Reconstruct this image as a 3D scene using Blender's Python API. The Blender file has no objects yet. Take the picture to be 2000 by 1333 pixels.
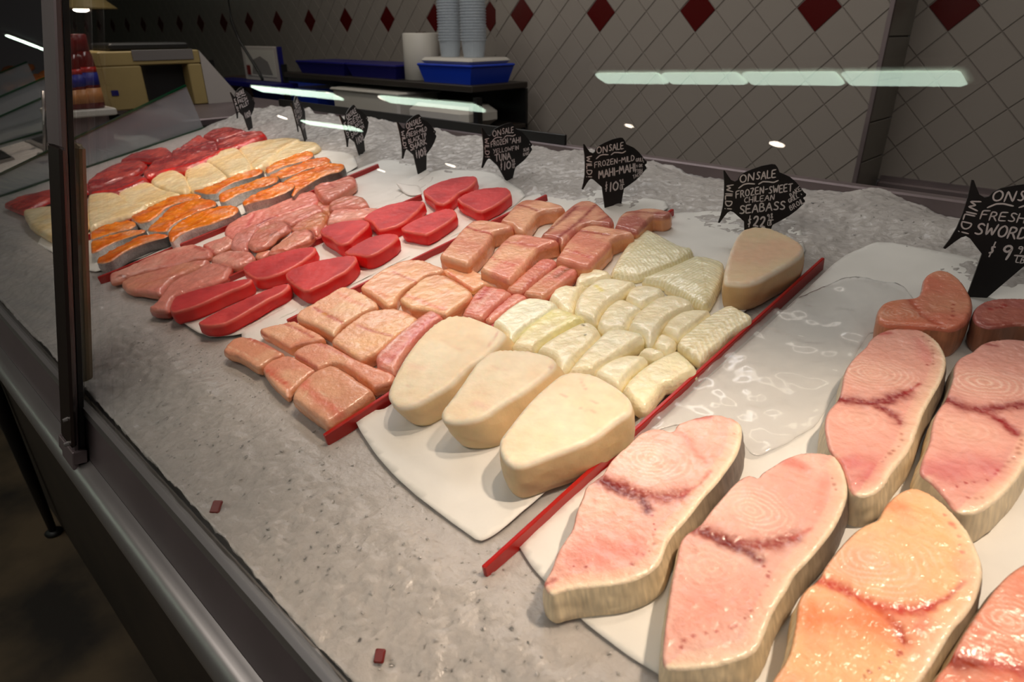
import bpy, math, random
import numpy as np
from mathutils import Vector, Matrix, geometry
random.seed(7); np.random.seed(7)
S = bpy.context.scene
# ------------------------------------------------------------------ camera
F, HC = 1290.0, 0.43
def unit(v): v = np.array(v, float); return v/np.linalg.norm(v)
AX = -unit((-1478, -601, F)); AZ = -unit((15, 2734, F)); AZ = unit(AZ-AX*(AX@AZ)); AY = np.cross(AZ, AX)
CAM = np.array([0, -.34*HC, HC]); TILT = math.radians(12); LEAN = math.radians(12.5)
BN = np.array([0, -math.sin(TILT), math.cos(TILT)]); GN = np.array([0, -math.cos(LEAN), math.sin(LEAN)])
def ray(x, y):
    d = np.array([x-1000, y-666.5, F]); return np.array([AX@d, AY@d, AZ@d])
def on_plane(x, y, n, o): r = ray(x, y); return CAM+r*((o-n@CAM)/(n@r))
def bed(x, y, h=0): return on_plane(x, y, BN, h)
def onG(x, y, o=0): return on_plane(x, y, GN, o)
def onX(x, y, v): return on_plane(x, y, np.array([1., 0, 0]), v)
def onY(x, y, v): return on_plane(x, y, np.array([0, 1., 0]), v)
def onZ(x, y, v): return on_plane(x, y, np.array([0, 0, 1.]), v)
cd = bpy.data.cameras.new('camera'); cam = bpy.data.objects.new('camera', cd); S.collection.objects.link(cam); S.camera = cam
cd.sensor_width = 36; cd.lens = F*36/2000; cd.clip_start = .01; cd.clip_end = 100
# columns: camera right, up, back expressed in world axes
Mw = Matrix(((AX[0], -AX[1], -AX[2]), (AY[0], -AY[1], -AY[2]), (AZ[0], -AZ[1], -AZ[2]))).to_4x4()
Mw.translation = Vector(CAM); cam.matrix_world = Mw
cd.dof.use_dof = True; cd.dof.focus_distance = .80; cd.dof.aperture_fstop = 9.5
# ------------------------------------------------------------------ world, exposure, lights
W = bpy.data.worlds.new('world'); S.world = W; W.use_nodes = True
W.node_tree.nodes['Background'].inputs[0].default_value = (.55, .5, .5, 1); W.node_tree.nodes['Background'].inputs[1].default_value = .035
S.view_settings.view_transform = 'Standard'; S.view_settings.look = 'None'; S.view_settings.gamma = 1
S.view_settings.exposure = 0; S.view_settings.use_curve_mapping = False
S.cycles.use_denoising = True; S.cycles.max_bounces = 8; S.cycles.transparent_max_bounces = 16
S.cycles.caustics_reflective = False; S.cycles.caustics_refractive = False; S.cycles.sample_clamp_indirect = 3
def spot(name, loc, aim, power, ang, blend, col=(1, .80, .62), soft=.04):
    l = bpy.data.lights.new(name, 'SPOT'); l.energy = power; l.spot_size = math.radians(ang); l.spot_blend = blend
    l.color = col; l.shadow_soft_size = soft
    o = bpy.data.objects.new(name, l); S.collection.objects.link(o); o.location = loc
    o.rotation_euler = (Vector(aim)-Vector(loc)).to_track_quat('-Z', 'Y').to_euler(); return o
spot('case_spot_lamp', (.30, .42, 1.55), (-.04, .15, .03), 104, 35, .8)
spot('far_ice_fill_spot', (-3.1, .5, 1.6), (-3.0, .45, .05), 75, 50, .8, (1, .85, .72))  # unseen spot added to brighten the ice past the glass divider
spot('case_spot_lamp', (-.25, .48, 1.60), (-.46, .28, .06), 36, 30, .9)
spot('case_spot_lamp', (-.62, .48, 1.60), (-.74, .40, .08), 46, 30, .9)
spot('case_spot_lamp', (-1.1, .48, 1.60), (-1.05, .40, .08), 44, 30, .9, (1, .78, .66))
spot('case_spot_lamp', (-1.5, .48, 1.60), (-1.52, .46, .08), 72, 30, .9, (1, .78, .6))
spot('case_spot_lamp', (-2.0, .48, 1.60), (-1.95, .52, .08), 50, 30, .9, (1, .74, .66))
def area(name, loc, aim, power, sx, sy, col):
    l = bpy.data.lights.new(name, 'AREA'); l.shape = 'RECTANGLE'; l.size = sx; l.size_y = sy; l.energy = power; l.color = col
    o = bpy.data.objects.new(name, l); S.collection.objects.link(o); o.location = loc
    o.rotation_euler = (Vector(aim)-Vector(loc)).to_track_quat('-Z', 'Y').to_euler(); return o
area('aisle_fill_light', (-.7, -1.0, 1.8), (-.7, .5, 0), 34, 3.6, .9, (1, .93, .86))  # added soft fill from the aisle side, stands for no fixture
area('back_ice_fill', (-1.55, .95, 1.35), (-1.55, .88, .2), 7.5, 1.7, .12, (.97, .97, 1))  # unseen area light added to lift the ice strip at the back
area('wall_shelf_fill', (-2.0, 1.3, 1.8), (-2.0, 2.6, .1), 26, 4.5, .3, (1, .92, .82))  # added fill that brightens the tiled wall and the shelf goods
# ------------------------------------------------------------------ material helpers
def lin(c):
    c = np.asarray(c, float); return np.where(c <= .04045, c/12.92, ((c+.055)/1.055)**2.4)
def L4(c): return tuple(lin(c))+(1,)
def mat(name, col=(.5, .5, .5), rough=.5, metal=0, spec=.5, attr=False, sss=0, bump=0, bscale=200, noise=0, nscale=20, emit=None, estr=1, bdist=.001, coat=0, stretch=None, col2=None, alpha=1, trans=0):
    m = bpy.data.materials.new(name); m.use_nodes = True; nt = m.node_tree; b = nt.nodes['Principled BSDF']; N = nt.nodes.new; K = nt.links.new
    b.inputs['Roughness'].default_value = rough; b.inputs['Metallic'].default_value = metal
    b.inputs['Specular IOR Level'].default_value = spec; b.inputs['Coat Weight'].default_value = coat; b.inputs['Coat Roughness'].default_value = .16
    b.inputs['Alpha'].default_value = alpha; b.inputs['Transmission Weight'].default_value = trans
    tc = N('ShaderNodeTexCoord'); src = tc.outputs['Object']
    if stretch:
        mp = N('ShaderNodeMapping'); mp.inputs['Scale'].default_value = stretch; K(src, mp.inputs['Vector']); src = mp.outputs['Vector']
    if attr:
        a = N('ShaderNodeAttribute'); a.attribute_name = 'Col'; cs = a.outputs['Color']
    else:
        r = N('ShaderNodeRGB'); r.outputs[0].default_value = L4(col); cs = r.outputs[0]
    if noise or col2:
        n = N('ShaderNodeTexNoise'); n.inputs['Scale'].default_value = nscale; n.inputs['Detail'].default_value = 6; K(src, n.inputs['Vector'])
        mx = N('ShaderNodeMix'); mx.data_type = 'RGBA'
        if col2:
            cr = N('ShaderNodeValToRGB'); cr.color_ramp.elements[0].position = .38; cr.color_ramp.elements[1].position = .62
            K(n.outputs['Fac'], cr.inputs[0]); K(cr.outputs[0], mx.inputs['Factor']); K(cs, mx.inputs['A']); mx.inputs['B'].default_value = L4(col2); cs = mx.outputs['Result']
        else:
            mx.blend_type = 'MULTIPLY'; mx.inputs['Factor'].default_value = 1
            cr = N('ShaderNodeMapRange'); cr.inputs['From Min'].default_value = .3; cr.inputs['From Max'].default_value = .7
            cr.inputs['To Min'].default_value = 1-noise; cr.inputs['To Max'].default_value = 1+noise*.5
            K(n.outputs['Fac'], cr.inputs['Value']); K(cs, mx.inputs['A']); K(cr.outputs[0], mx.inputs['B']); cs = mx.outputs['Result']
    K(cs, b.inputs['Base Color'])
    if sss:
        b.inputs['Subsurface Weight'].default_value = sss; b.inputs['Subsurface Radius'].default_value = (1, .45, .3); b.inputs['Subsurface Scale'].default_value = .006
    if bump:
        n2 = N('ShaderNodeTexNoise'); n2.inputs['Scale'].default_value = bscale; n2.inputs['Detail'].default_value = 4; K(src, n2.inputs['Vector'])
        bp = N('ShaderNodeBump'); bp.inputs['Strength'].default_value = bump; bp.inputs['Distance'].default_value = bdist
        K(n2.outputs['Fac'], bp.inputs['Height']); K(bp.outputs[0], b.inputs['Normal'])
    if emit is not None:
        b.inputs['Emission Color'].default_value = L4(emit); b.inputs['Emission Strength'].default_value = estr
    return m
def glass_mat(name, tint, ior, haze=0, hazecol=(.8, .85, .9), rough=.0):
    m = bpy.data.materials.new(name); m.use_nodes = True; nt = m.node_tree; nt.nodes.clear(); N = nt.nodes.new; K = nt.links.new
    out = N('ShaderNodeOutputMaterial'); t = N('ShaderNodeBsdfTransparent'); t.inputs[0].default_value = tint+(1,)
    g = N('ShaderNodeBsdfGlossy'); g.inputs['Roughness'].default_value = rough; fr = N('ShaderNodeFresnel')
    # the pane's inner face is met from inside the glass: feed 1/ior there so that both faces reflect as a thin pane does
    ge = N('ShaderNodeNewGeometry'); mr = N('ShaderNodeMapRange'); mr.inputs['To Min'].default_value = ior; mr.inputs['To Max'].default_value = 1/ior; K(ge.outputs['Backfacing'], mr.inputs['Value']); K(mr.outputs[0], fr.inputs[0])
    mx = N('ShaderNodeMixShader'); base = t.outputs[0]
    if haze:
        d = N('ShaderNodeBsdfDiffuse'); d.inputs[0].default_value = hazecol+(1,)
        h = N('ShaderNodeMixShader'); h.inputs[0].default_value = haze; K(base, h.inputs[1]); K(d.outputs[0], h.inputs[2]); base = h.outputs[0]
    K(fr.outputs[0], mx.inputs[0]); K(base, mx.inputs[1]); K(g.outputs[0], mx.inputs[2]); K(mx.outputs[0], out.inputs[0]); return m
M = dict(
 flesh=mat('wet_flesh', attr=True, rough=.23, sss=.14, bump=.55, bscale=190, bdist=.0022, noise=.05, nscale=60, spec=.6, coat=.3),
 frozen=mat('frosty_flesh', attr=True, rough=.42, sss=.34, bump=.3, bscale=260, bdist=.001, noise=.05, nscale=90, spec=.5),
 skin=mat('fish_skin', attr=True, rough=.42, bump=.4, bscale=260, bdist=.0008, noise=.16, nscale=330, stretch=(1, 1, .12)),
 scales=mat('scaly_skin', attr=True, rough=.35, bump=.5, bscale=380, bdist=.001, noise=.32, nscale=380, spec=.8),
 red=mat('red_plastic', (.66, .07, .05), .32, spec=.5), paper=mat('white_parchment', (.87, .86, .84), .5, bump=.25, bscale=45, bdist=.002, noise=.04, nscale=30, sss=0),
 black=mat('matt_black_plate', (.065, .055, .06), .45), chalk=mat('white_marker', (.80, .77, .77), .7),
 steel=mat('brushed_steel', (.60, .57, .57), .30, 1, bump=.05, bscale=300, noise=.12, nscale=14), bsteel=mat('polished_steel', (.66, .64, .63), .33, .8, noise=.08, nscale=8),
 dsteel=mat('dull_steel', (.46, .41, .415), .45, .55, noise=.12, nscale=10), dark=mat('dark_gasket', (.04, .035, .035), .5),
 bronze=mat('worn_brass_steel', (.50, .44, .34), .42, .5, noise=.35, nscale=30, stretch=(1, 1, .2)),
 tile=mat('glazed_cream_tile', (.53, .50, .475), .22, noise=.03, nscale=5), tilered=mat('glazed_red_tile', (.28, .012, .012), .22), grout=mat('grey_grout', (.42, .39, .37), .9),
 rtile=mat('return_trim_tile', (.52, .50, .47), .3, noise=.08, nscale=30),  # mottled tile of the narrow wall return, close to the wall tile's cream
 body=mat('white_enamel', (.6, .6, .58), .4), ceil=mat('ceiling_paint', (.20, .18, .17), .9), floor=mat('stained_concrete', (.36, .30, .22), .75, bump=.3, bscale=20, col2=(.13, .105, .08), nscale=3.2),
 apron=mat('dark_apron_panel', (.19, .15, .11), .6, noise=.3, nscale=6), lamp=mat('lamp_diffuser', (.9, .95, .9), .4, emit=(.90, 1.0, .92), estr=9), lampw=mat('bulb_glow', (1, .95, .9), .4, emit=(1, .93, .86), estr=28),
 blue=mat('blue_plastic', (.04, .20, .66), .35), dblue=mat('deep_blue_plastic', (.06, .05, .38), .4), white=mat('white_plastic', (.72, .70, .67), .45), cream=mat('aged_cream_plastic', (.62, .54, .35), .45, noise=.1, nscale=9),
 clear=mat('clear_cup_plastic', (.72, .76, .80), .3, alpha=.55), sauce=mat('red_sauce', (.36, .04, .02), .2, spec=.7), cap=mat('dark_red_cap', (.42, .06, .05), .4), label=mat('blue_label', (.08, .12, .5), .5), orange=mat('picture_label', (.72, .48, .28), .45), food=mat('orange_fillet', attr=True, rough=.4),
 grn=mat('green_glass_edge', (.02, .24, .14), .15, spec=.8), shelf=mat('dark_shelf', (.15, .12, .10), .5), brown=mat('brown_panel', (.28, .22, .19), .6), clamp=mat('dark_bronze_plate', (.20, .155, .14), .4, .6), lcd=mat('grey_window', (.45, .43, .42), .3),
 card=mat('white_card', (.66, .63, .61), .6), grey=mat('grey_print', (.45, .43, .42), .6))
M['glass'] = glass_mat('clear_glass', (.97, .97, .96), 1.45); M['divglass'] = glass_mat('smoked_divider_glass', (.72, .78, .78), 1.4, .34, (.52, .52, .56))
M['film'] = glass_mat('crinkled_clear_film', (.98, .98, .98), 1.3, .15, (.95, .94, .93), rough=.12)
# ------------------------------------------------------------------ object helpers
def link(o): S.collection.objects.link(o); return o
def tag(o, label=None, cat=None, group=None, kind=None):
    if label: o['label'] = label
    if cat: o['category'] = cat
    if group: o['group'] = group
    if kind: o['kind'] = kind
    return o
def mesh(name, V, Fc, m, parent=None, smooth=False, cols=None, loc=None, rot=None):
    me = bpy.data.meshes.new(name); me.from_pydata([tuple(map(float, v)) for v in V], [], [tuple(int(i) for i in f) for f in Fc])
    for x in (m if isinstance(m, (list, tuple)) else [m]): me.materials.append(x)
    if cols is not None:
        a = me.color_attributes.new('Col', 'FLOAT_COLOR', 'POINT'); c = np.ones((len(V), 4)); c[:, :3] = cols; a.data.foreach_set('color', c.ravel())
    if smooth: me.polygons.foreach_set('use_smooth', [True]*len(me.polygons))
    me.update(); o = link(bpy.data.objects.new(name, me))
    if parent: o.parent = parent
    if loc is not None: o.location = loc
    if rot is not None: o.rotation_euler = rot
    return o
def empty(name, loc=(0, 0, 0), rot=(0, 0, 0)):
    o = link(bpy.data.objects.new(name, None)); o.location = loc; o.rotation_euler = rot; o.empty_display_size = .02; return o
class MB:
    def __init__(s): s.V = []; s.F = []
    def add(s, V, Fc): n = len(s.V); s.V += [tuple(v) for v in V]; s.F += [tuple(i+n for i in f) for f in Fc]; return s
    def box(s, a, b, bev=0):
        (x0, y0, z0), (x1, y1, z1) = np.minimum(a, b), np.maximum(a, b)
        if not bev:
            return s.add([(x0, y0, z0), (x1, y0, z0), (x1, y1, z0), (x0, y1, z0), (x0, y0, z1), (x1, y0, z1), (x1, y1, z1), (x0, y1, z1)],
                [(0, 3, 2, 1), (4, 5, 6, 7), (0, 1, 5, 4), (1, 2, 6, 5), (2, 3, 7, 6), (3, 0, 4, 7)])
        c = min(bev, (x1-x0)*.45, (y1-y0)*.45, (z1-z0)*.45); prof = [(z0, c), (z0+c, 0), (z1-c, 0), (z1, c)]; V = []
        for z, i in prof:
            V += [(x0+i+c, y0+i, z), (x1-i-c, y0+i, z), (x1-i, y0+i+c, z), (x1-i, y1-i-c, z), (x1-i-c, y1-i, z), (x0+i+c, y1-i, z), (x0+i, y1-i-c, z), (x0+i, y0+i+c, z)]
        Fc = [tuple(range(7, -1, -1)), tuple(range(24, 32))]
        for k in range(3):
            for j in range(8): Fc.append((k*8+j, k*8+(j+1) % 8, k*8+8+(j+1) % 8, k*8+8+j))
        return s.add(V, Fc)
    def prism(s, poly, f0, f1):   # poly 2D -> f0(p), f1(p) 3D
        n = len(poly); return s.add([f0(p) for p in poly]+[f1(p) for p in poly], [tuple(range(n-1, -1, -1)), tuple(range(n, 2*n))]+[(i, (i+1) % n, n+(i+1) % n, n+i) for i in range(n)])
    def tube(s, pts, r, n=10):
        pts = [np.array(p, float) for p in pts]; rr = r if isinstance(r, (list, tuple)) else [r]*len(pts); V = []; Fc = []; up = np.array([0, 0, 1.])
        for i, p in enumerate(pts):
            t = unit(pts[min(i+1, len(pts)-1)]-pts[max(i-1, 0)]); a = np.cross(t, up)
            if np.linalg.norm(a) < .05: a = np.cross(t, (1, 0, 0))
            a = unit(a); b = np.cross(t, a)
            for k in range(n): q = 2*math.pi*k/n; V.append(p+rr[i]*(a*math.cos(q)+b*math.sin(q)))
        for i in range(len(pts)-1):
            for k in range(n): Fc.append((i*n+k, i*n+(k+1) % n, i*n+n+(k+1) % n, i*n+n+k))
        Fc += [tuple(range(n-1, -1, -1)), tuple(range((len(pts)-1)*n, len(pts)*n))]; return s.add(V, Fc)
    def lathe(s, c, prof, n=24):
        V = []; Fc = []
        for r, z in prof:
            for k in range(n): q = 2*math.pi*k/n; V.append((c[0]+r*math.cos(q), c[1]+r*math.sin(q), c[2]+z))
        for i in range(len(prof)-1):
            for k in range(n): Fc.append((i*n+k, i*n+(k+1) % n, i*n+n+(k+1) % n, i*n+n+k))
        Fc += [tuple(range(n-1, -1, -1)), tuple(range((len(prof)-1)*n, len(prof)*n))]; return s.add(V, Fc)
    def build(s, name, m, parent=None, smooth=False, loc=None, rot=None): return mesh(name, s.V, s.F, m, parent, smooth, loc=loc, rot=rot)
def hsh(i, j, seed):
    n = (i.astype(np.int64)*374761393+j.astype(np.int64)*668265263+seed*1442695041) & 0x7fffffff
    n = ((n ^ (n >> 13))*1274126177) & 0x7fffffff; n = n ^ (n >> 16); return (n % 65536)/65535.
def vn(x, y, seed=0):
    i = np.floor(x); j = np.floor(y); u = x-i; v = y-j; u = u*u*(3-2*u); v = v*v*(3-2*v)
    return (hsh(i, j, seed)*(1-u)+hsh(i+1, j, seed)*u)*(1-v)+(hsh(i, j+1, seed)*(1-u)+hsh(i+1, j+1, seed)*u)*v
def fbm(x, y, seed=0, o=4): return sum(vn(x*2**k+17*k, y*2**k-9*k, seed+k)*.5**k for k in range(o))/sum(.5**k for k in range(o))
def segd(P, Q, closed=False):
    Q = np.asarray(Q, float); A = Q if closed else Q[:-1]; B = np.roll(Q, -1, 0) if closed else Q[1:]; best = np.full(len(P), 1e9)
    for a, b in zip(A, B):
        ab = b-a; t = np.clip(((P-a)@ab)/max(ab@ab, 1e-12), 0, 1); best = np.minimum(best, np.hypot(*(P-a-t[:, None]*ab).T))
    return best
def inside(P, Q):
    x, y = P.T; c = np.zeros(len(P), bool); B = np.roll(Q, -1, 0)
    for (x0, y0), (x1, y1) in zip(Q, B):
        if y0 != y1: c ^= ((y0 > y) != (y1 > y)) & (x < (x1-x0)*(y-y0)/(y1-y0)+x0)
    return c
def smooth_loop(Q, sp, it=2):
    Q = np.asarray(Q, float)
    for k in range(it): B = np.roll(Q, -1, 0); f = .14 if it == 1.5 or k == 0 and it < 2 else .25; Q = np.stack([Q*(1-f)+B*f, Q*f+B*(1-f)], 1).reshape(-1, 2)
    d = np.hypot(*(np.roll(Q, -1, 0)-Q).T); s = np.concatenate([[0], np.cumsum(d)]); n = max(12, int(s[-1]/sp)); t = np.linspace(0, s[-1], n, endpoint=False)
    QQ = np.vstack([Q, Q[:1]]); R = np.stack([np.interp(t, s, QQ[:, 0]), np.interp(t, s, QQ[:, 1])], 1)
    ar = np.sum(R[:, 0]*np.roll(R[:, 1], -1)-np.roll(R[:, 0], -1)*R[:, 1]); return R if ar > 0 else R[::-1]
def ab(x, y, h):  # photograph point -> bed plane coordinates (along the case, up the slope) at height h
    p = bed(x, y, h); return p[0], p[1]*math.cos(TILT)+p[2]*math.sin(TILT)
def btow(a, b, h=0): return (a, b*math.cos(TILT)-h*math.sin(TILT), b*math.sin(TILT)+h*math.cos(TILT))
CR = dict(o=(0, 0, 1), a=(680, 580, 3.173), b=(940, 420, 3.03), c=(800, 330, 3.808), d=(500, 320, 4.9375), e=(160, 400, 4.9375), f=(420, 560, 4.4425), g=(1000, 780, 2.41), h=(1250, 850, 2.667), i=(1400, 500, 2.667), j=(160, 230, 4.9375), k=(400, 230, 4.9375))
def cr(c, pts): x, y, s = CR[c]; return [(x+p[0]/s, y+p[1]/s) for p in pts]
def fill(R, sp, jit=.2):
    lo = R.min(0); hi = R.max(0); gx = np.arange(lo[0], hi[0], sp); gy = np.arange(lo[1], hi[1], sp*.9)
    P = np.array([(x+(.5*sp if k % 2 else 0), y) for k, y in enumerate(gy) for x in gx]); P = P+np.random.uniform(-jit*sp*.5, jit*sp*.5, P.shape)
    P = P[inside(P, R)]; P = P[segd(P, R, True) > .6*sp]; n = len(R); allp = np.vstack([R, P])
    r = geometry.delaunay_2d_cdt([Vector(p) for p in allp], [(i, (i+1) % n) for i in range(n)], [], 1, 1e-7)
    V = np.array([tuple(v) for v in r[0]]); return V, [tuple(f) for f in r[2]], n
# ------------------------------------------------------------------ fish pieces
BASE = dict(h=.02, th=None, r=.003, sp=.003, base=(.9, .8, .7), base2=None, side=None, rim=None, rimw=.002, grain=.06, gang=.3, gs=400, amp=.0006, marks=(), rings=None, chev=None, m='flesh', flare=.0, bulge=.0008, skin=None, name='fish_fillet', cat='fish', group=None, shift=(0, 0), dome=0, it=1, grow=1)
KIND = dict(
 log=dict(name='fish_loin_block', it=2, cat='fish steak', group='thick pale sea bass steaks', h=.043, r=.0028, sp=.0032, base=(.95, .89, .78), base2=(.94, .85, .72), side=(.91, .80, .63), rim=(.97, .93, .86), rimw=.003, grain=.04, m='frozen', amp=.0005, bulge=.0022),
 bass=dict(name='fish_fillet', group='sea bass portions', h=.022, r=.0075, sp=.0028, base=(.97, .94, .83), base2=(.96, .91, .77), side=(.95, .89, .71), grain=.10, gs=260, m='flesh', amp=.0010, bulge=.001),
 mahi=dict(name='fish_portion', group='mahi-mahi portions', h=.020, r=.0028, sp=.0024, base=(.96, .79, .65), base2=(.93, .71, .58), side=(.90, .62, .44), grain=.08, m='flesh'),
 strip=dict(name='fish_strip', group='mahi-mahi strips', h=.018, r=.004, sp=.003, base=(.88, .60, .52), base2=(.84, .50, .45), side=(.82, .46, .36), grain=.14, m='flesh'),
 tuna=dict(name='tuna_steak', cat='fish steak', group='tuna steaks', h=.024, r=.0016, sp=.0021, base=(.80, .24, .25), base2=(.70, .17, .19), side=(.90, .08, .08), rim=(.95, .50, .44), rimw=.0020, grain=.07, m='frozen', amp=.0004),
 shark=dict(grow=1.06, name='shark_slice', cat='fish', group='shark slices', h=.016, r=.005, sp=.003, base=(.94, .67, .60), base2=(.90, .56, .50), side=(.85, .5, .38), grain=.12, m='flesh', amp=.0014),
 salmon=dict(name='salmon_steak', cat='fish steak', group='salmon steaks', h=.020, r=.0022, sp=.0035, base=(.98, .56, .17), base2=(.92, .45, .14), rim=(.9, .68, .5), rimw=.0012, grain=.30, skin=((.92, .90, .89), (.24, .23, .27)), m='flesh', amp=.0022, gs=160),
 white=dict(grow=1.12, name='white_fish_fillet', group='cream white fillets', h=.019, r=.009, sp=.004, base=(.98, .90, .74), base2=(.97, .85, .64), side=(.95, .82, .60), grain=.14, m='flesh', amp=.0012),
 redf=dict(name='red_fish_fillet', group='dark red fillets', h=.018, r=.007, sp=.0045, grow=1.07, base=(.60, .24, .25), base2=(.78, .34, .31), side=(.88, .10, .08), grain=.16, m='flesh', amp=.002),
 sword=dict(name='swordfish_steak', cat='fish steak', group='swordfish steaks', h=.035, r=.0022, sp=.0015, base=(.92, .73, .67), base2=(.92, .67, .61), rim=(.98, .91, .80), rimw=.0034, it=2, grain=.05, skin=((.98, .90, .76), (.46, .39, .35)), m='flesh', amp=.0007, flare=.0035))
def mixc(c, t, col): t = t[:, None]; return c*(1-t)+lin(col)*t
def topcol(P, d, K, seed, R):
    a, b = P.T; n = len(P); c = np.tile(lin(K['base']), (n, 1)).astype(float)
    if K['base2'] is not None: c = mixc(c, np.clip((fbm(a*28, b*28, seed, 3)-.35)*3, 0, 1), K['base2'])
    ca, sa = math.cos(K['gang']), math.sin(K['gang']); u = a*ca+b*sa; v = -a*sa+b*ca
    c = c*(1+K['grain']*2*(fbm(u*K['gs']*.18, v*K['gs'], seed+5, 3)-.5))[:, None]
    dz = np.zeros(n)
    for kr, (ctr, lam, rad) in enumerate(K['rings'] or ()):
        ctr = np.array(ab(*ctr, K['h'])); q = (P-ctr)@np.array([[ca, -sa], [sa, ca]]); w = (fbm(a*55, b*55, seed+9, 2)-.5)*lam*1.6
        rr = np.hypot(q[:, 0], q[:, 1]*1.35)+w; s = np.clip(np.sin(2*np.pi*rr/lam), 0, 1)**1.5; fade = np.clip(1-rr/rad, 0, 1)**.5
        c = mixc(c, s*fade*(.75 if kr == 0 else .28)*np.clip((fbm(a*40, b*40, seed+15, 2)-.15)*2.4, 0, 1), (1, .88, .82)); c = mixc(c, np.clip(1-rr/(rad*.9), 0, 1)*.25, (.97, .80, .70))
    if K['chev']:
        ax0, ax1, lam, st = K['chev']; p0 = np.array(ab(*ax0, K['h'])); p1 = np.array(ab(*ax1, K['h'])); e = unit(p1-p0); al = (P-p0)@e; ac = np.abs((P-p0)@np.array([-e[1], e[0]]))
        s = np.clip(np.sin(2*np.pi*(al+ac*.9+(fbm(a*60, b*60, seed, 2)-.5)*.003)/lam), 0, 1)**2; c = mixc(c, s*st, (1, .98, .9)); dz += s*.0004
        c = mixc(c, np.exp(-(ac/.0012)**2)*.3, (.8, .72, .5))
    for mk in K['marks']:
        pts, w, col, st = mk[:4]; typ = mk[4] if len(mk) > 4 else 'line'; Q = np.array([ab(x, y, K['h']) for x, y in pts])
        if typ == 'line':
            dd = segd(P, Q)+(fbm(a*190, b*190, seed+3, 3)-.5)*w*.8; t = np.exp(-(dd/w)**2)*st*(.62+.76*fbm(a*420, b*420, seed+8, 2)); c = mixc(c, np.clip(t, 0, 1), col); dz -= np.clip(t, 0, 1)*.0008*min(1, w/.004)
        elif typ == 'soft':
            dd = segd(P, Q)+(fbm(a*60, b*60, seed+4, 3)-.5)*w*1.2; c = mixc(c, np.exp(-(dd/w)**2)*st, col)
        else:
            L = np.hypot(*np.diff(Q, axis=0).T); s = np.concatenate([[0], np.cumsum(L)]); rg = random.Random(seed)
            t = 0
            while t < s[-1]:
                q = np.array([np.interp(t, s, Q[:, 0]), np.interp(t, s, Q[:, 1])])+np.array([rg.uniform(-.0012, .0012), rg.uniform(-.0012, .0012)])
                rad = w*rg.uniform(.6, 1.4); c = mixc(c, np.exp(-(np.hypot(*(P-q).T)/rad)**4)*st, col); t += rg.uniform(.004, .009)
    if K['name'] == 'swordfish_steak' and K['rim'] is not None: K['wide'] = True
    if K['rim'] is not None:
        rw = K['rimw']*(.6+.8*fbm(a*60, b*60, seed+6, 2)); f = 1
        if K['skin']:
            tn = np.roll(R, -1, 0)-np.roll(R, 1, 0); nn = np.stack([tn[:, 1], -tn[:, 0]], 1); nn /= np.linalg.norm(nn, axis=1)[:, None]+1e-12; f = np.zeros(n); nr_ = d < .012
            ii = np.argmin(((P[nr_][:, None]-R[None])**2).sum(-1), 1); f[nr_] = np.clip(.25+nn[ii, 0]*1.4-nn[ii, 1]*.6, 0, 1)
        if K.get('wide'): c = mixc(c, np.exp(-(d/.011)**2)*.55*f, (.97, .85, .72))
        c = mixc(c, np.exp(-(d/rw)**3)*.85*f, K['rim'])
    return np.clip(c, 0, 1), dz
NP = [0]
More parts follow.
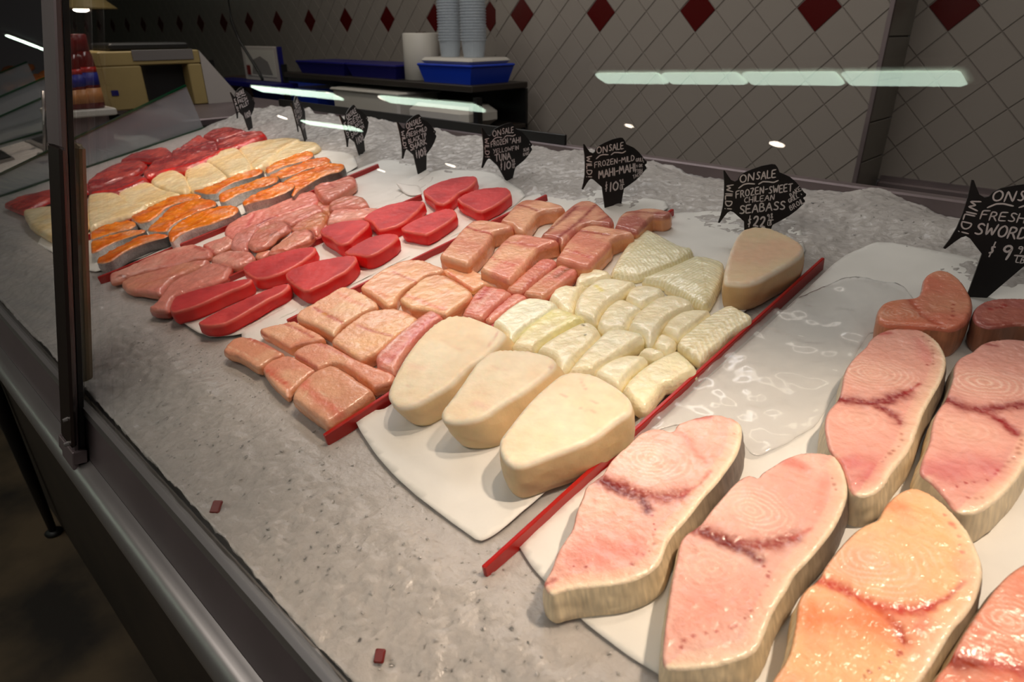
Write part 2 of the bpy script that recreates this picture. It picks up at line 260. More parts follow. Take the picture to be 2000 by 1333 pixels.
def pc(kind, crop, pts, label, **kw):
    K = dict(BASE); K.update(KIND[kind]); K.update(kw); NP[0] += 1; seed = NP[0]*13
    h = K['h']; th = K['th'] or (h-.0022); full = cr(crop, pts)
    K['marks'] = [(cr(crop, m[0]),)+tuple(m[1:]) for m in K['marks']]
    if K['rings']: K['rings'] = [(cr(crop, [r[0]])[0],)+tuple(r[1:]) for r in K['rings']]
    if K['chev']: q = cr(crop, K['chev'][:2]); K['chev'] = (q[0], q[1])+tuple(K['chev'][2:])
    R = smooth_loop([ab(x, y, h) for x, y in full], K['sp']*1.1, K['it'])
    if K['grow'] != 1: cg = R.mean(0); R = cg+(R-cg)*K['grow']; h += ((seed*7) % 11-5)*.00035; K['h'] = h
    V, Fc, n = fill(R, K['sp']); n = len(R)
    # boundary verts come first and in order
    if len(V) < n or np.abs(V[:n]-R).max() > 1e-5:
        idx = [int(np.argmin(np.hypot(*(V-p).T))) for p in R]
    else: idx = list(range(n))
    d = segd(V, R, True); d[idx] = 0; cols, dz = topcol(V, d, K, seed, R)
    r = K['r']; zz = h-r*(1-np.sqrt(np.clip(1-(1-np.clip(d/r, 0, 1))**2, 0, 1)))+dz*np.clip(d/r, 0, 1)
    zz += (fbm(V[:, 0]*120, V[:, 1]*120, seed, 3)-.5)*2*K['amp']*np.clip(d/r, 0, 1)+(fbm(V[:, 0]*24, V[:, 1]*24, seed+2, 2)-.5)*K['amp']*2*np.clip(d/(2*r), 0, 1)
    if K['dome']: zz += K['dome']*(1-np.exp(-d/.012))
    c0 = R.mean(0); top = [(x-c0[0], y-c0[1], z) for (x, y), z in zip(V, zz)]
    bi = idx; nr = max(4, int(th/.004)); rings = []; sc = []; tn = np.roll(R, -1, 0)-np.roll(R, 1, 0); nrm = np.stack([tn[:, 1], -tn[:, 0]], 1); nrm /= np.linalg.norm(nrm, axis=1)[:, None]+1e-12
    zt = h-r; zb = h-th; sidec = lin(K['side'] if K['side'] is not None else K['base'])
    for q in range(0, nr+1):
        t = q/nr; off = K['flare']*t+K['bulge']*math.sin(math.pi*t)-(.0014 if q == nr else 0); s = np.arange(n)*K['sp']
        w = (fbm(s*70+seed, np.full(n, t*4.), seed+21, 3)-.5)*.0022*min(1, t*3)
        p = R+nrm*(off+w)[:, None]+np.array(K['shift'])*t
        rings.append(np.column_stack([p-c0, np.full(n, zt+(zb-zt)*t)]))
        if K['skin']:
            # belly side pale, back side dark (real skin colouring, follows the fish)
            bb = R[:, 1]-c0[1]; f = np.clip((.42 if kind == 'sword' else .22)+1.5*bb/(np.ptp(bb)+1e-6)+.25*nrm[:, 0]*(kind == 'sword'), 0, 1); cc = lin(K['skin'][0])*(1-f[:, None])+lin(K['skin'][1])*f[:, None]; cc = cc*(1+.5*(fbm(s*900, np.full(n, t*2.), seed, 2)-.5))[:, None]
            if False: cc = np.tile(lin((.93, .84, .7)), (n, 1))
        else:
            cc = np.tile(sidec, (n, 1))*(1+.24*(fbm(s*90, np.full(n, t*3.), seed, 3)-.5))[:, None]
            if q == 0: cc = .5*cc+.5*cols[bi]
        sc.append(cc)
    def wall(base0, first):
        Fs = []
        for q in range(nr):
            for k in range(n):
                k2 = (k+1) % n; A = (bi[k], bi[k2]) if q == 0 and first else (base0+(q-1)*n+k, base0+(q-1)*n+k2) if first else (base0+q*n+k, base0+q*n+k2)
                B = (base0+q*n+k, base0+q*n+k2) if first else (base0+(q+1)*n+k, base0+(q+1)*n+k2); Fs.append((A[0], B[0], B[1], A[1]))
        return Fs
    loc = btow(c0[0], c0[1]); rot = (TILT, 0, 0)
    if K['skin']:
        root = empty(K['name'], loc, rot); N0 = len(top)
        # flesh: top face, a short lip and a closed underside
        lip = rings[1]-np.column_stack([nrm*.0009, np.zeros(n)]); bot = rings[-1]-np.column_stack([nrm*.0012, np.zeros(n)]); Vt = top+[tuple(v) for v in lip]+[tuple(v) for v in bot]
        Ff = Fc+[(bi[k], N0+k, N0+(k+1) % n, bi[(k+1) % n]) for k in range(n)]+[(N0+k, N0+n+k, N0+n+(k+1) % n, N0+(k+1) % n) for k in range(n)]+[tuple(range(N0+2*n-1, N0+n-1, -1))]
        mesh('flesh', Vt, Ff, M[K['m']], root, True, np.vstack([cols, cols[bi], cols[bi]]))
        mesh('skin', np.vstack(rings), wall(0, False), M['scales' if kind == 'salmon' else 'skin'], root, True, np.vstack(sc)); o = root
    else:
        N0 = len(top); Vt = top+[tuple(v) for v in np.vstack(rings[1:])]; Fs = wall(N0, True); Fs.append(tuple(range(N0+nr*n-1, N0+(nr-1)*n-1, -1)))
        o = mesh(K['name'], Vt, Fc+Fs, M[K['m']], None, True, np.vstack([cols]+sc[1:]), loc, rot)
    return tag(o, label, K['cat'], K['group'])
# ================================================================== THE SETTING
def struct(o): o['kind'] = 'structure'; return o
fl = struct(MB().box((-24, -13, -.95), (2.2, 3.2, -.9)).build('floor', M['floor']))
ce = struct(MB().box((-24, -13, 1.9), (2.2, 3.2, 1.95)).build('ceiling', M['ceil']))
DG = .1577; YB, YR = 2.454, 2.704; ZR = .494
def clip(poly, x0, x1, z0, z1):
    for ax, v, sg in ((0, x0, 1), (0, x1, -1), (1, z0, 1), (1, z1, -1)):
        out = []
        for i in range(len(poly)):
            p, q = poly[i], poly[(i+1) % len(poly)]; a, b = sg*(p[ax]-v), sg*(q[ax]-v)
            if a >= 0: out.append(p)
            if a*b < 0: t = a/(a-b); out.append((p[0]+(q[0]-p[0])*t, p[1]+(q[1]-p[1])*t))
        poly = out
        if len(poly) < 3: return []
    return poly
tile_cache = {}
def tile_mesh(poly, y, m):
    cx = sum(p[0] for p in poly)/len(poly); cz = sum(p[1] for p in poly)/len(poly); n = len(poly)
    inn = [(cx+(p[0]-cx)*.965, cz+(p[1]-cz)*.965) for p in poly]
    return [(p[0], y-.0005, p[1]) for p in poly]+[(p[0], y-.003, p[1]) for p in inn], [tuple(range(n, 2*n))]+[(i, (i+1) % n, n+(i+1) % n, n+i) for i in range(n)], (cx, cz)
def tiled(name, x0, x1, z0, z1, y, xr, th, label_red=True, joined_white=False, redstep=6):
    w = struct(MB().box((x0, y, z0-.0), (x1, y+th, z1)).build(name, M['grout'])); acc = MB(); h = DG/2-.0017
    i0 = math.floor((x0-xr)/(DG/2))-1; i1 = math.ceil((x1-xr)/(DG/2))+1; j0 = math.floor((z0-ZR)/(DG/2))-1; j1 = math.ceil((z1-ZR)/(DG/2))+1
    for i in range(i0, i1+1):
        for j in range(j0, j1+1):
            if (i+j) % 2: continue
            cx, cz = xr+i*DG/2, ZR+j*DG/2; poly = clip([(cx, cz-h), (cx+h, cz), (cx, cz+h), (cx-h, cz)], x0+.002, x1-.002, z0+.002, z1-.002)
            if not poly: continue
            red = (j == 0 and i % redstep == 0)
            if joined_white and not red: V, Fc, _ = tile_mesh(poly, y, None); acc.add(V, Fc); continue
            full = len(poly) == 4 and abs(max(p[0] for p in poly)-min(p[0] for p in poly)-2*h) < 1e-4 and abs(max(p[1] for p in poly)-min(p[1] for p in poly)-2*h) < 1e-4
            if full:
                if red not in tile_cache:
                    V, Fc, _ = tile_mesh([(0, -h), (h, 0), (0, h), (-h, 0)], 0, None); o = mesh('tile', V, Fc, M['tilered' if red else 'tile']); tile_cache[red] = o.data
                else: o = link(bpy.data.objects.new('tile', tile_cache[red]))
                o.location = (cx, y, cz)
            else:
                V, Fc, _ = tile_mesh([(p[0]-cx, p[1]-cz) for p in poly], 0, None); o = mesh('tile', V, Fc, M['tilered' if red else 'tile']); o.location = (cx, y, cz)
            o.parent = w
            if red: o['label'] = 'dark red diamond tile'
    if joined_white: o = acc.build('tile_field', M['tile'], w); o['kind'] = 'stuff'
    return w
XC, XP = -2.616, -.782
wb = tiled('wall_back', XC, XP, -.42, .80, YB, -1.49, .25)
# narrow tiled return of the projecting wall
for k in range(9):
    z0 = -.42+k*.137; o = MB().box((XP, YB+.004, z0+.002), (XP+.008, YB+.246, z0+.135), .002).build('return_tile', M['rtile'], wb)
struct(MB().box((XP-.004, YB-.012, -.9), (XP+.010, YB+.002, 1.9)).build('trim_1', M['dsteel']))
struct(MB().box((XC, YB, -.9), (XP, YB+.25, -.425)).box((XC, YB, .805), (XP, YB+.25, 1.9)).build('wall_back_panel', M['tile']))
tiled('wall_right', XP+.004, 2.2, -.105, .80, YR, -.661, .1)
struct(MB().box((XP+.02, YR-.05, -.20), (2.2, YR, -.10), .006).box((XP+.02, YR-.022, -.10), (2.2, YR, -.085)).build('trim_2', M['dsteel']))
struct(MB().box((XP, YR, -.9), (2.2, YR+.1, -.21)).box((XP, YR, .805), (2.2, YR+.1, 1.9)).build('wall_right_panel', M['tile']))
tiled('wall_left', -11.6, XC+.0, -.05, .95, YR+.004, -3.389, .1, joined_white=True)
struct(MB().box((-11.6, YR+.01, -.9), (XC, YR+.1, -.06)).box((-11.6, YR+.01, .955), (XC, YR+.1, 1.9)).build('wall_left_panel', M['brown']))
struct(MB().box((-24, -13, -.9), (-23.9, 3.2, 1.9)).build('wall_end', M['brown']))
# ================================================================== THE CASE
X0, X1 = -2.2, .75
def gl(z, o=0): return (z*math.tan(LEAN)-o/math.cos(LEAN) if False else z*math.tan(LEAN))-o  # y of the leaning glass plane, shifted towards the aisle by o
case = empty('display_case', (-.7, .5, -.9)); tag(case, 'long stainless steel seafood display case with sloping ice bed', 'display case')
def cpart(mb, name, m, smooth=False, label=None):
    o = mb.build(name, m, smooth=smooth); o.parent = case; o.matrix_parent_inverse = Matrix.Translation(case.location).inverted()
    if label: o['label'] = label
    return o
XL = -3.9
# bull-nose rail
prof = []
for k in range(15):
    q = math.radians(95+k*14); prof.append((-.020+.0215*math.cos(q), -.0975+.0215*math.sin(q)))
prof = [(-.0170, -.0745)]+prof+[(-.012, -.128)]
mb = MB(); mb.V = [(x, y, z) for x in (XL, X1) for y, z in prof]; n = len(prof); mb.F = [(i, i+1, n+i+1, n+i) for i in range(n-1)]
cpart(mb, 'bullnose_rail', M['bsteel'], True, 'rounded polished steel front rail')
cpart(MB().prism([(-.0167, -.0742), (-.0130, -.0742), (-.0010, -.009), (-.0035, -.009)], lambda p: (XL, p[0], p[1]), lambda p: (X1, p[0], p[1])), 'front_panel', M['dsteel'], label='dull slanted steel panel under the glass')
cpart(MB().prism([(-.0070, -.012), (.0076, -.012), (.0076, -.0018), (-.0055, -.0018)], lambda p: (XL, p[0], p[1]), lambda p: (X1, p[0], p[1])), 'glass_channel', M['bsteel'], label='thin steel channel holding the glass')
cpart(MB().box((XL, .0066, -.045), (X1, .0080, -.014)), 'inner_lip', M['bsteel'])
cpart(MB().box((XL, -.010, -.14), (X1, .03, -.12)).prism([(-.012, -.13), (.03, -.9), (.05, -.9), (.05, -.13)], lambda p: (XL, p[0], p[1]), lambda p: (X1, p[0], p[1])), 'apron', M['apron'], label='dark kick panel below the rail')
cpart(MB().prism([(.006, -.05), (1.0, -.05), (1.0, .165), (.006, -.045)], lambda p: (-2.2, p[0], p[1]), lambda p: (X1, p[0], p[1])), 'pan', M['body'], label='white pan under the ice')
cpart(MB().prism([(.006, -.08), (.69, -.08), (.69, .068), (.006, -.078)], lambda p: (XL, p[0], p[1]), lambda p: (-2.205, p[0], p[1])), 'pan', M['body'], label='white pan of the far section')
cpart(MB().box((-2.22, 1.0, -.3), (X1, 1.022, .200), .003).box((-2.22, 1.018, .182), (X1, 1.062, .193), .002), 'back_sill', M['dsteel'], label='grey steel sill behind the ice')
cpart(MB().box((-2.2, 1.004, .1995), (-.95, 1.012, .222), .001), 'back_glass_edge', M['dark'], label='low dark glass edge strip')
# front panes (leaning in at the top)
def pane(x0, x1, label):
    t = .006; ny, nz = -math.cos(LEAN), math.sin(LEAN); L = .66; dy, dz = math.sin(LEAN), math.cos(LEAN); mb = MB(); V = []
    for x in (x0, x1):
        for s, o in ((0.0, 0), (L, 0), (L, -t), (0.0, -t)): V.append((x, dy*s+ny*o, dz*s+nz*o))
    mb.add(V, [(0, 1, 2, 3), (7, 6, 5, 4), (0, 4, 5, 1), (1, 5, 6, 2), (2, 6, 7, 3), (3, 7, 4, 0)]); o = mb.build('front_glass', M['glass']); return tag(o, label, 'glass panel')
pane(-.9185, X1, 'large clear leaning front glass pane right of the upright post')
pane(-3.85, -.9235, 'clear leaning front glass pane left of the upright post')
# upright post with its clamps
def gbox(mb, x0, x1, s0, s1, o0, o1, bev=.002):  # along the glass plane: s up, o towards the aisle
    n0 = len(mb.V); mb.box((x0, -o1, s0), (x1, -o0, s1), bev); R = Matrix.Rotation(-LEAN, 4, 'X')
    mb.V[n0:] = [tuple(R @ Vector(v)) for v in mb.V[n0:]]; return mb
post = empty('glass_post', (-.936, -.012, -.08)); tag(post, 'dark steel upright post clamping the two front glass panes', 'post')
def ppart(mb, nm, m, label=None):
    o = mb.build(nm, m); o.parent = post; o.matrix_parent_inverse = Matrix.Translation(post.location).inverted()
    if label: o['label'] = label
ppart(gbox(MB(), -.945, -.8935, -.09, .67, .0100, .018), 'mullion', M['dsteel'], 'tall satin steel upright bar')
ppart(gbox(MB(), -.944, -.8945, -.070, .67, .0035, .0098, .0005), 'gasket', M['dark'], 'black rubber gasket')
ppart(gbox(MB(), -.918, -.870, -.045, .318, .0185, .0245, .004), 'outer_clamp', M['clamp'], 'dark brown outer clamp plate')
ppart(gbox(MB(), -1.03, -.9435, .004, .318, -.022, -.0085, .005), 'inner_clamp', M['bronze'], 'worn brassy inner clamp plate')
ppart(gbox(MB(), -.950, -.888, -.078, -.06, .003, .020, .001), 'foot', M['dsteel'])
for s in (-.045, -.012):
    c = Matrix.Rotation(-LEAN, 4, 'X') @ Vector((-.886, -.0255, s)); mb = MB(); mb.tube([(c.x-.0, c.y+.002, c.z), (c.x, c.y-.0035, c.z)], [.0035, .0025], 8); ppart(mb, 'screw', M['bsteel'])
# end divider glass and the ones further along
def divider(x, dz, y0, y1, label, low=True):
    e = empty('glass_divider', (x, y0, 0)); tag(e, label, 'glass panel', 'green edged glass dividers')
    def zt(y): return .085+.349*(y-.185)+dz
    def zb(y): return (y*math.tan(TILT)+(-.015 if low else .0))
    def part(nm, poly, t, m):
        o = MB().prism(poly, lambda p: (x-t/2, p[0], p[1]), lambda p: (x+t/2, p[0], p[1])).build(nm, m); o.parent = e; o.matrix_parent_inverse = Matrix.Translation(e.location).inverted()
    part('pane', [(y0, zb(y0)), (y1, zb(y1)), (y1-.03, zt(y1)), (y0, zt(y0))], .006, M['divglass'])
    part('green_edge', [(y0, zt(y0)), (y1-.03, zt(y1)), (y1-.03, zt(y1)+.005), (y0, zt(y0)+.005)], .012, M['grn'])
    part('base_strip', [(y0, zb(y0)+.010), (y1, zb(y1)+.010), (y1, zb(y1)+.016), (y0, zb(y0)+.016)], .012, M['grn'])
divider(-2.2, 0, .06, .74, 'nearest glass divider with green edge at the end of the red fillets')
divider(-3.0, .006, .06, .66, 'second glass divider with green edge beyond the dark tray')
divider(-3.3, .024, .06, .66, 'third glass divider with green edge beyond the dark tray', )
divider(-3.85, .04, .06, .70, 'furthest glass divider beside the orange fillets at the far left')
# ------------------------------------------------------------------ ice
def ice(name, x0, x1, y0, y1, sp, off, label, seed, chips=0):
    L = (y1-y0)/math.cos(TILT); nx = int((x1-x0)/sp)+1; ny = int(L/sp)+1
    A, B = np.meshgrid(np.linspace(x0, x1, nx), np.linspace(y0/math.cos(TILT), y0/math.cos(TILT)+L, ny), indexing='ij'); a = A.ravel(); b = B.ravel()
    z = (fbm(a*9, b*9, seed, 3)-.5)*.012+(fbm(a*50, b*50, seed+4, 3)-.5)*.006+(fbm(a*150, b*150, seed+7, 2)-.5)*.005
    core = np.clip(np.minimum((b-.105)/.03, (.775-b)/.03), 0, 1) if off == 0 else np.zeros_like(b)
    z = z*(1-core*.85)-core*.0035+off
    if off == 0:
        z += .006*np.exp(-((b-.90)/.05)**2)-.020*np.clip((b-.955)/.05, 0, 1)+.006*np.exp(-((b-.10)/.05)**2)+(fbm(a*16, b*3, seed+31, 2)-.5)*.035*np.clip((b-.90)/.06, 0, 1)
        z += np.clip((.03-b)/.03, 0, 1)*.003
        z = np.where(b > .985, np.minimum(z, .004), z)
    V = np.column_stack([a, b*math.cos(TILT)-z*math.sin(TILT), b*math.sin(TILT)+z*math.cos(TILT)]); V[:, 1] = np.maximum(V[:, 1], .0078+np.maximum(V[:, 2], 0)*math.tan(LEAN))
    q = np.arange(nx*ny).reshape(nx, ny); Fc = np.stack([q[:-1, :-1], q[1:, :-1], q[1:, 1:], q[:-1, 1:]], -1).reshape(-1, 4)
    V = list(map(tuple, V)); Fc = list(map(tuple, Fc)); rg = np.random.RandomState(seed)
    Z2 = z.reshape(nx, ny)
    for k in range(chips):
        ca = x0+.02+(x1-x0-.04)*rg.rand() if k % 3 else max(x0, -1.1)+(.1+1.1)*rg.rand(); cb = (.02+.14*rg.rand()) if rg.rand() < .6 else (.80+.17*rg.rand())
        if x1 < -2: cb = .05+.6*rg.rand()
        zi = Z2[min(nx-1, int((ca-x0)/sp)), max(0, min(ny-1, int((cb-y0/math.cos(TILT))/sp)))]
        s = (.0007+.0022*rg.rand()**2); R = Matrix.Rotation(rg.rand()*6.28, 3, 'Z') @ Matrix.Rotation(rg.rand()*1.6-.8, 3, 'X'); n0 = len(V)
        if zi > .02: continue
        P = [(s, 0, 0), (.3*s, .8*s, .1*s), (-.9*s, .35*s, 0), (-.5*s, -.7*s, .1*s), (.1*s, 0, .28*s), (0, .1*s, -.5*s)]
        for p in P:
            w = R @ Vector(p); bb = cb+w.y; zz = zi+w.z+s*.15; v = [ca+w.x, bb*math.cos(TILT)-zz*math.sin(TILT), bb*math.sin(TILT)+zz*math.cos(TILT)]; v[1] = max(v[1], .0078+max(v[2], 0)*math.tan(LEAN)); V.append(tuple(v))
        Fc += [(n0, n0+1, n0+4), (n0+1, n0+2, n0+4), (n0+2, n0+3, n0+4), (n0+3, n0, n0+4), (n0+1, n0, n0+5), (n0+2, n0+1, n0+5), (n0+3, n0+2, n0+5), (n0, n0+3, n0+5)]
    me = bpy.data.meshes.new(name); me.from_pydata(V, [], Fc); me.materials.append(M['ice']); me.polygons.foreach_set('use_smooth', [False]*len(me.polygons)); me.update()
    nf = len(q[:-1, :-1].ravel()); sm = np.zeros(len(me.polygons), bool); sm[:nf] = True; me.polygons.foreach_set('use_smooth', sm)
    o = link(bpy.data.objects.new(name, me)); return tag(o, label, 'ice', kind='stuff')
M['ice'] = mat('crushed_ice_surface', (.70, .68, .665), .25, spec=.45, bump=.5, bscale=170, bdist=.003, noise=.07, nscale=60, sss=.85)
_b = M['ice'].node_tree.nodes['Principled BSDF']; _b.inputs['Subsurface Radius'].default_value = (1, 1, 1); _b.inputs['Subsurface Scale'].default_value = .011
ice('crushed_ice', X0, .42, .0, 1.0, .0036, 0, 'white crushed ice bed filling the display case', 3, 2200)
ice('crushed_ice', -3.86, X0-.006, .02, .68, .012, -.045, 'crushed ice of the next case section beyond the glass divider', 9, 3000)
# red divider strips standing on edge
def strip(p0, p1, label, hh=.0125, w=.0052):
    a0, b0 = ab(*p0, hh); a1, b1 = ab(*p1, hh); L = math.hypot(a1-a0, b1-b0); ang = math.atan2(b1-b0, a1-a0); mb = MB(); mb.box((0, -w/2, -.004), (L, w/2, hh), .0008)
    o = mb.build('divider_strip', M['red']); o.matrix_world = Matrix.Rotation(TILT, 4, 'X') @ Matrix.Translation((a0, b0, 0)) @ Matrix.Rotation(ang, 4, 'Z'); return tag(o, label, 'divider', 'red plastic dividers between the fish')
strip((943, 1108), (1608, 503), 'long red divider strip between the sea bass and the swordfish', hh=.013, w=.0042)
strip((632, 850), (1314, 408), 'red divider strip between the mahi-mahi and the sea bass')
strip((560, 625), (1067, 380), 'red divider strip between the tuna and the mahi-mahi')
strip((296, 603), (822, 380), 'red divider strip between the shark and the tuna')
strip((190, 542), (738, 320), 'red divider strip between the salmon steaks and the shark')
strip((120, 478), (617, 291), 'red divider strip mostly hidden between salmon and cream fillets')
# parchment under the fish
def sheet(name, pts, h0, label, seed, m='paper', amp=.0012, sp=.006, lift=None, cat='paper', group='white papers under the fish', crop='o', it=1):
    R = smooth_loop([ab(x, y, h0) for x, y in cr(crop, pts)], sp, it); V, Fc, n = fill(R, sp); a, b = V.T
    rid = 1-np.abs(fbm(a*13, b*13, seed, 3)*2-1); z = h0+(rid-.5)*amp*2+(fbm(a*60, b*60, seed+2, 3)-.5)*amp
    if lift:
        (lx, ly), rad, hh = lift; c = np.array(ab(lx, ly, h0)); dd = np.hypot(*(V-c).T); z = z+hh*np.clip(1-dd/rad, 0, 1)**1.6
    z = np.maximum(z, h0-.0006); c0 = R.mean(0); N = len(V)
    P = [(x-c0[0], y-c0[1], q) for (x, y), q in zip(V, z)]; P += [(x, y, q-.0004) for x, y, q in P]
    bd = []; idx = [int(np.argmin(np.hypot(*(V-p).T))) for p in R]
    Fs = Fc+[tuple(N+i for i in reversed(f)) for f in Fc]+[(idx[k], N+idx[k], N+idx[(k+1) % len(idx)], idx[(k+1) % len(idx)]) for k in range(len(idx))]
    o = mesh(name, P, Fs, M[m], None, True, None, btow(c0[0], c0[1]), (TILT, 0, 0)); return tag(o, label, cat, group)
sheet('parchment_sheet', [(683, 803), (705, 845), (735, 890), (770, 930), (820, 975), (880, 1020), (938, 1062), (975, 1040), (1060, 968), (1240, 805), (1400, 660), (1575, 500), (1560, 430), (1400, 410), (1250, 425), (1160, 520), (960, 655), (800, 765), (745, 806)], .0014, 'white parchment under the sea bass with its front corner curled up', 5, lift=((683, 803), .045, .012))
sheet('parchment_sheet', [(1010, 1062), (1040, 1110), (1090, 1165), (1150, 1225), (1230, 1285), (1330, 1345), (1600, 1500), (2200, 1500), (2250, 800), (2050, 560), (1900, 505), (1720, 470), (1640, 505), (1540, 600), (1250, 860)], .0014, 'large white parchment under the swordfish steaks', 6)
sheet('plastic_film', [(1195, 900), (1222, 840), (1300, 790), (1322, 760), (1385, 705), (1420, 690), (1512, 604), (1532, 611), (1570, 575), (1660, 540), (1760, 560), (1790, 600), (1740, 640), (1690, 660), (1640, 760), (1600, 830), (1540, 870), (1470, 900), (1440, 860), (1380, 830), (1300, 840)], .0036, 'crinkled clear plastic film between red strip and swordfish', 7, 'film', .0045, .004, cat='plastic film', group=None)
sheet('parchment_sheet', [(455, 655), (560, 600), (700, 532), (860, 452), (1060, 372), (1190, 372), (1320, 398), (1210, 468), (1090, 548), (960, 635), (760, 765), (640, 835)], .0012, 'white parchment under the mahi-mahi portions', 8)
sheet('parchment_sheet', [(318, 605), (400, 660), (470, 655), (560, 618), (690, 556), (830, 488), (1000, 408), (1030, 380), (960, 335), (850, 330), (770, 390), (600, 470)], .0014, 'white parchment under the tuna steaks', 9)
sheet('parchment_sheet', [(215, 548), (262, 568), (320, 578), (420, 540), (600, 468), (800, 384), (850, 350), (830, 325), (760, 314), (700, 330), (560, 388), (400, 452), (240, 522)], .0014, 'thin parchment under the shark slices with a bare upper end', 10, lift=((745, 318), .07, .006))
sheet('parchment_sheet', [(780, 372), (800, 384), (826, 380), (818, 362), (775, 368)], .004, 'small parchment flap sticking up beside the furthest tuna steak', 12, lift=((778, 368), .04, .012))
sheet('parchment_sheet', [(60, 470), (175, 535), (250, 515), (450, 430), (700, 330), (690, 300), (600, 290), (400, 360), (200, 430)], .0012, 'white parchment under the salmon steaks', 11)
# two bits of red near the rail
def bit(x, y, label, s=.0065):
    o = MB().box((-s*.8, -s, 0), (s*.8, s, .003), .001).build('red_scrap', M['cap']); a, b = ab(x, y, .004); o.matrix_world = Matrix.Rotation(TILT, 4, 'X') @ Matrix.Translation((a, b, .004)) @ Matrix.Rotation(.6, 4, 'Z') @ Matrix.Rotation(.35, 4, 'X'); tag(o, label, 'scrap', 'red scraps lying on the ice')
bit(424, 992, 'small dark red scrap on the ice closer to the upright post'); bit(743, 1283, 'small dark red scrap on the ice at the bottom of the photo', .005)
# ================================================================== FISH
WR = (.86, .60, .52)
# sea bass blocks
pc('log', 'a', [(245, 590), (265, 535), (300, 460), (350, 370), (400, 300), (460, 230), (520, 175), (570, 140), (640, 112), (720, 112), (790, 130), (850, 155), (910, 180), (955, 205), (972, 225), (960, 250), (930, 290), (890, 325), (850, 365), (790, 405), (740, 430), (700, 475), (650, 530), (590, 570), (520, 610), (430, 660), (380, 680), (310, 685), (275, 660), (250, 630)],
   'pale sea bass block leftmost of the three thick ones on the parchment', h=.036, shift=(.006, .012), marks=[([(580, 265), (640, 300), (700, 330)], .002, WR, .2), ([(380, 420), (420, 440), (470, 440)], .004, (.95, .78, .7), .4, 'soft'), ([(930, 215), (900, 260), (870, 310)], .0012, (.85, .55, .5), .5), ([(340, 545), (400, 560)], .001, WR, .3)])
pc('log', 'a', [(573, 740), (580, 700), (620, 650), (680, 570), (730, 500), (760, 450), (800, 400), (860, 345), (900, 328), (980, 322), (1080, 325), (1150, 335), (1220, 350), (1270, 375), (1285, 400), (1270, 440), (1200, 500), (1130, 550), (1060, 600), (1000, 630), (940, 670), (870, 720), (800, 755), (720, 770), (640, 775), (590, 765)],
   'pale sea bass block in the middle of the three thick ones', h=.043, shift=(.010, .010), marks=[([(890, 430), (940, 450), (990, 455)], .002, WR, .2), ([(1250, 440), (1285, 410)], .0015, (.8, .45, .42), .6), ([(790, 660), (850, 680)], .004, (.95, .76, .7), .4, 'soft'), ([(760, 590), (860, 600)], .001, WR, .25)])
pc('log', 'a', [(935, 900), (950, 860), (1000, 800), (1060, 720), (1120, 650), (1190, 580), (1260, 520), (1310, 480), (1370, 458), (1440, 460), (1520, 475), (1590, 510), (1660, 550), (1720, 600), (1755, 640), (1758, 690), (1740, 720), (1690, 750), (1620, 800), (1560, 850), (1490, 890), (1420, 920), (1340, 950), (1250, 980), (1150, 1020), (1060, 1048), (1000, 1040), (960, 1000), (938, 950)],
   'largest pale sea bass block, nearest the long red strip', h=.045, base=(.96, .89, .78), marks=[([(1440, 510), (1455, 550), (1475, 575)], .0012, WR, .5), ([(1500, 640), (1540, 660)], .0012, WR, .4), ([(1440, 690), (1490, 705), (1550, 720)], .0012, WR, .4), ([(1310, 600), (1350, 620)], .001, WR, .35), ([(1340, 468), (1380, 462)], .0025, (.8, .5, .48), .5)])
pc('log', 'b', [(1437, 380), (1440, 330), (1460, 250), (1480, 190), (1520, 110), (1560, 75), (1640, 65), (1720, 75), (1800, 110), (1860, 140), (1905, 175), (1910, 215), (1880, 250), (1800, 300), (1720, 345), (1640, 390), (1560, 410), (1500, 405), (1440, 400)],
   'pale sea bass block standing alone at the back below the sea bass sign', h=.040, base=(.86, .76, .62), base2=(.87, .72, .60), side=(.82, .68, .5))
B_ = 'sea bass '
def sb(pts, label, **k): pc('bass', 'b', pts, label, **k)
FL = dict(h=.013, r=.005, base=(.93, .90, .76), base2=(.91, .87, .70), dome=.006, sp=.0017)
sb([(772, 350), (768, 325), (800, 270), (850, 190), (920, 120), (980, 88), (1012, 97), (1100, 142), (1180, 185), (1248, 195), (1256, 225), (1150, 283), (1040, 325), (930, 368), (850, 365)], 'wide sea bass fillet with herringbone grain at the back beside the red strip', chev=((800, 340), (1010, 110), .0065, .8), **FL)
sb([(1266, 240), (1340, 250), (1436, 280), (1440, 330), (1418, 400), (1385, 465), (1345, 532), (1302, 538), (1240, 505), (1160, 458), (1090, 422), (1085, 405), (1000, 388), (946, 376), (1045, 335), (1155, 293)], 'wide herringbone sea bass fillet left of the lone block', chev=((1340, 520), (1300, 260), .0065, .85), **dict(FL, h=.015))
sb([(575, 340), (620, 318), (690, 310), (762, 325), (760, 352), (700, 368), (640, 378), (600, 395), (560, 408), (557, 370)], 'small sea bass piece touching the lower left of the wide herringbone fillets', h=.018)
sb([(395, 480), (430, 430), (500, 403), (550, 412), (600, 402), (630, 392), (596, 425), (566, 460), (548, 520), (540, 562), (500, 570), (460, 540), (440, 505)], 'rounded sea bass piece against the red strip left of the yellow-stained one', h=.020)
sb([(550, 540), (562, 480), (604, 430), (680, 375), (760, 362), (850, 375), (915, 388), (898, 410), (850, 438), (800, 476), (750, 508), (700, 565), (680, 622), (620, 600), (560, 580)], 'rounded sea bass portion with a small yellow stain', h=.026, marks=[([(680, 420), (700, 435), (715, 450)], .003, (.93, .85, .3), .6, 'soft')])
sb([(850, 476), (872, 430), (920, 407), (1000, 407), (1082, 430), (1073, 458), (1020, 486), (940, 526), (880, 498)], 'small sea bass cube below the wide herringbone fillet', h=.024)
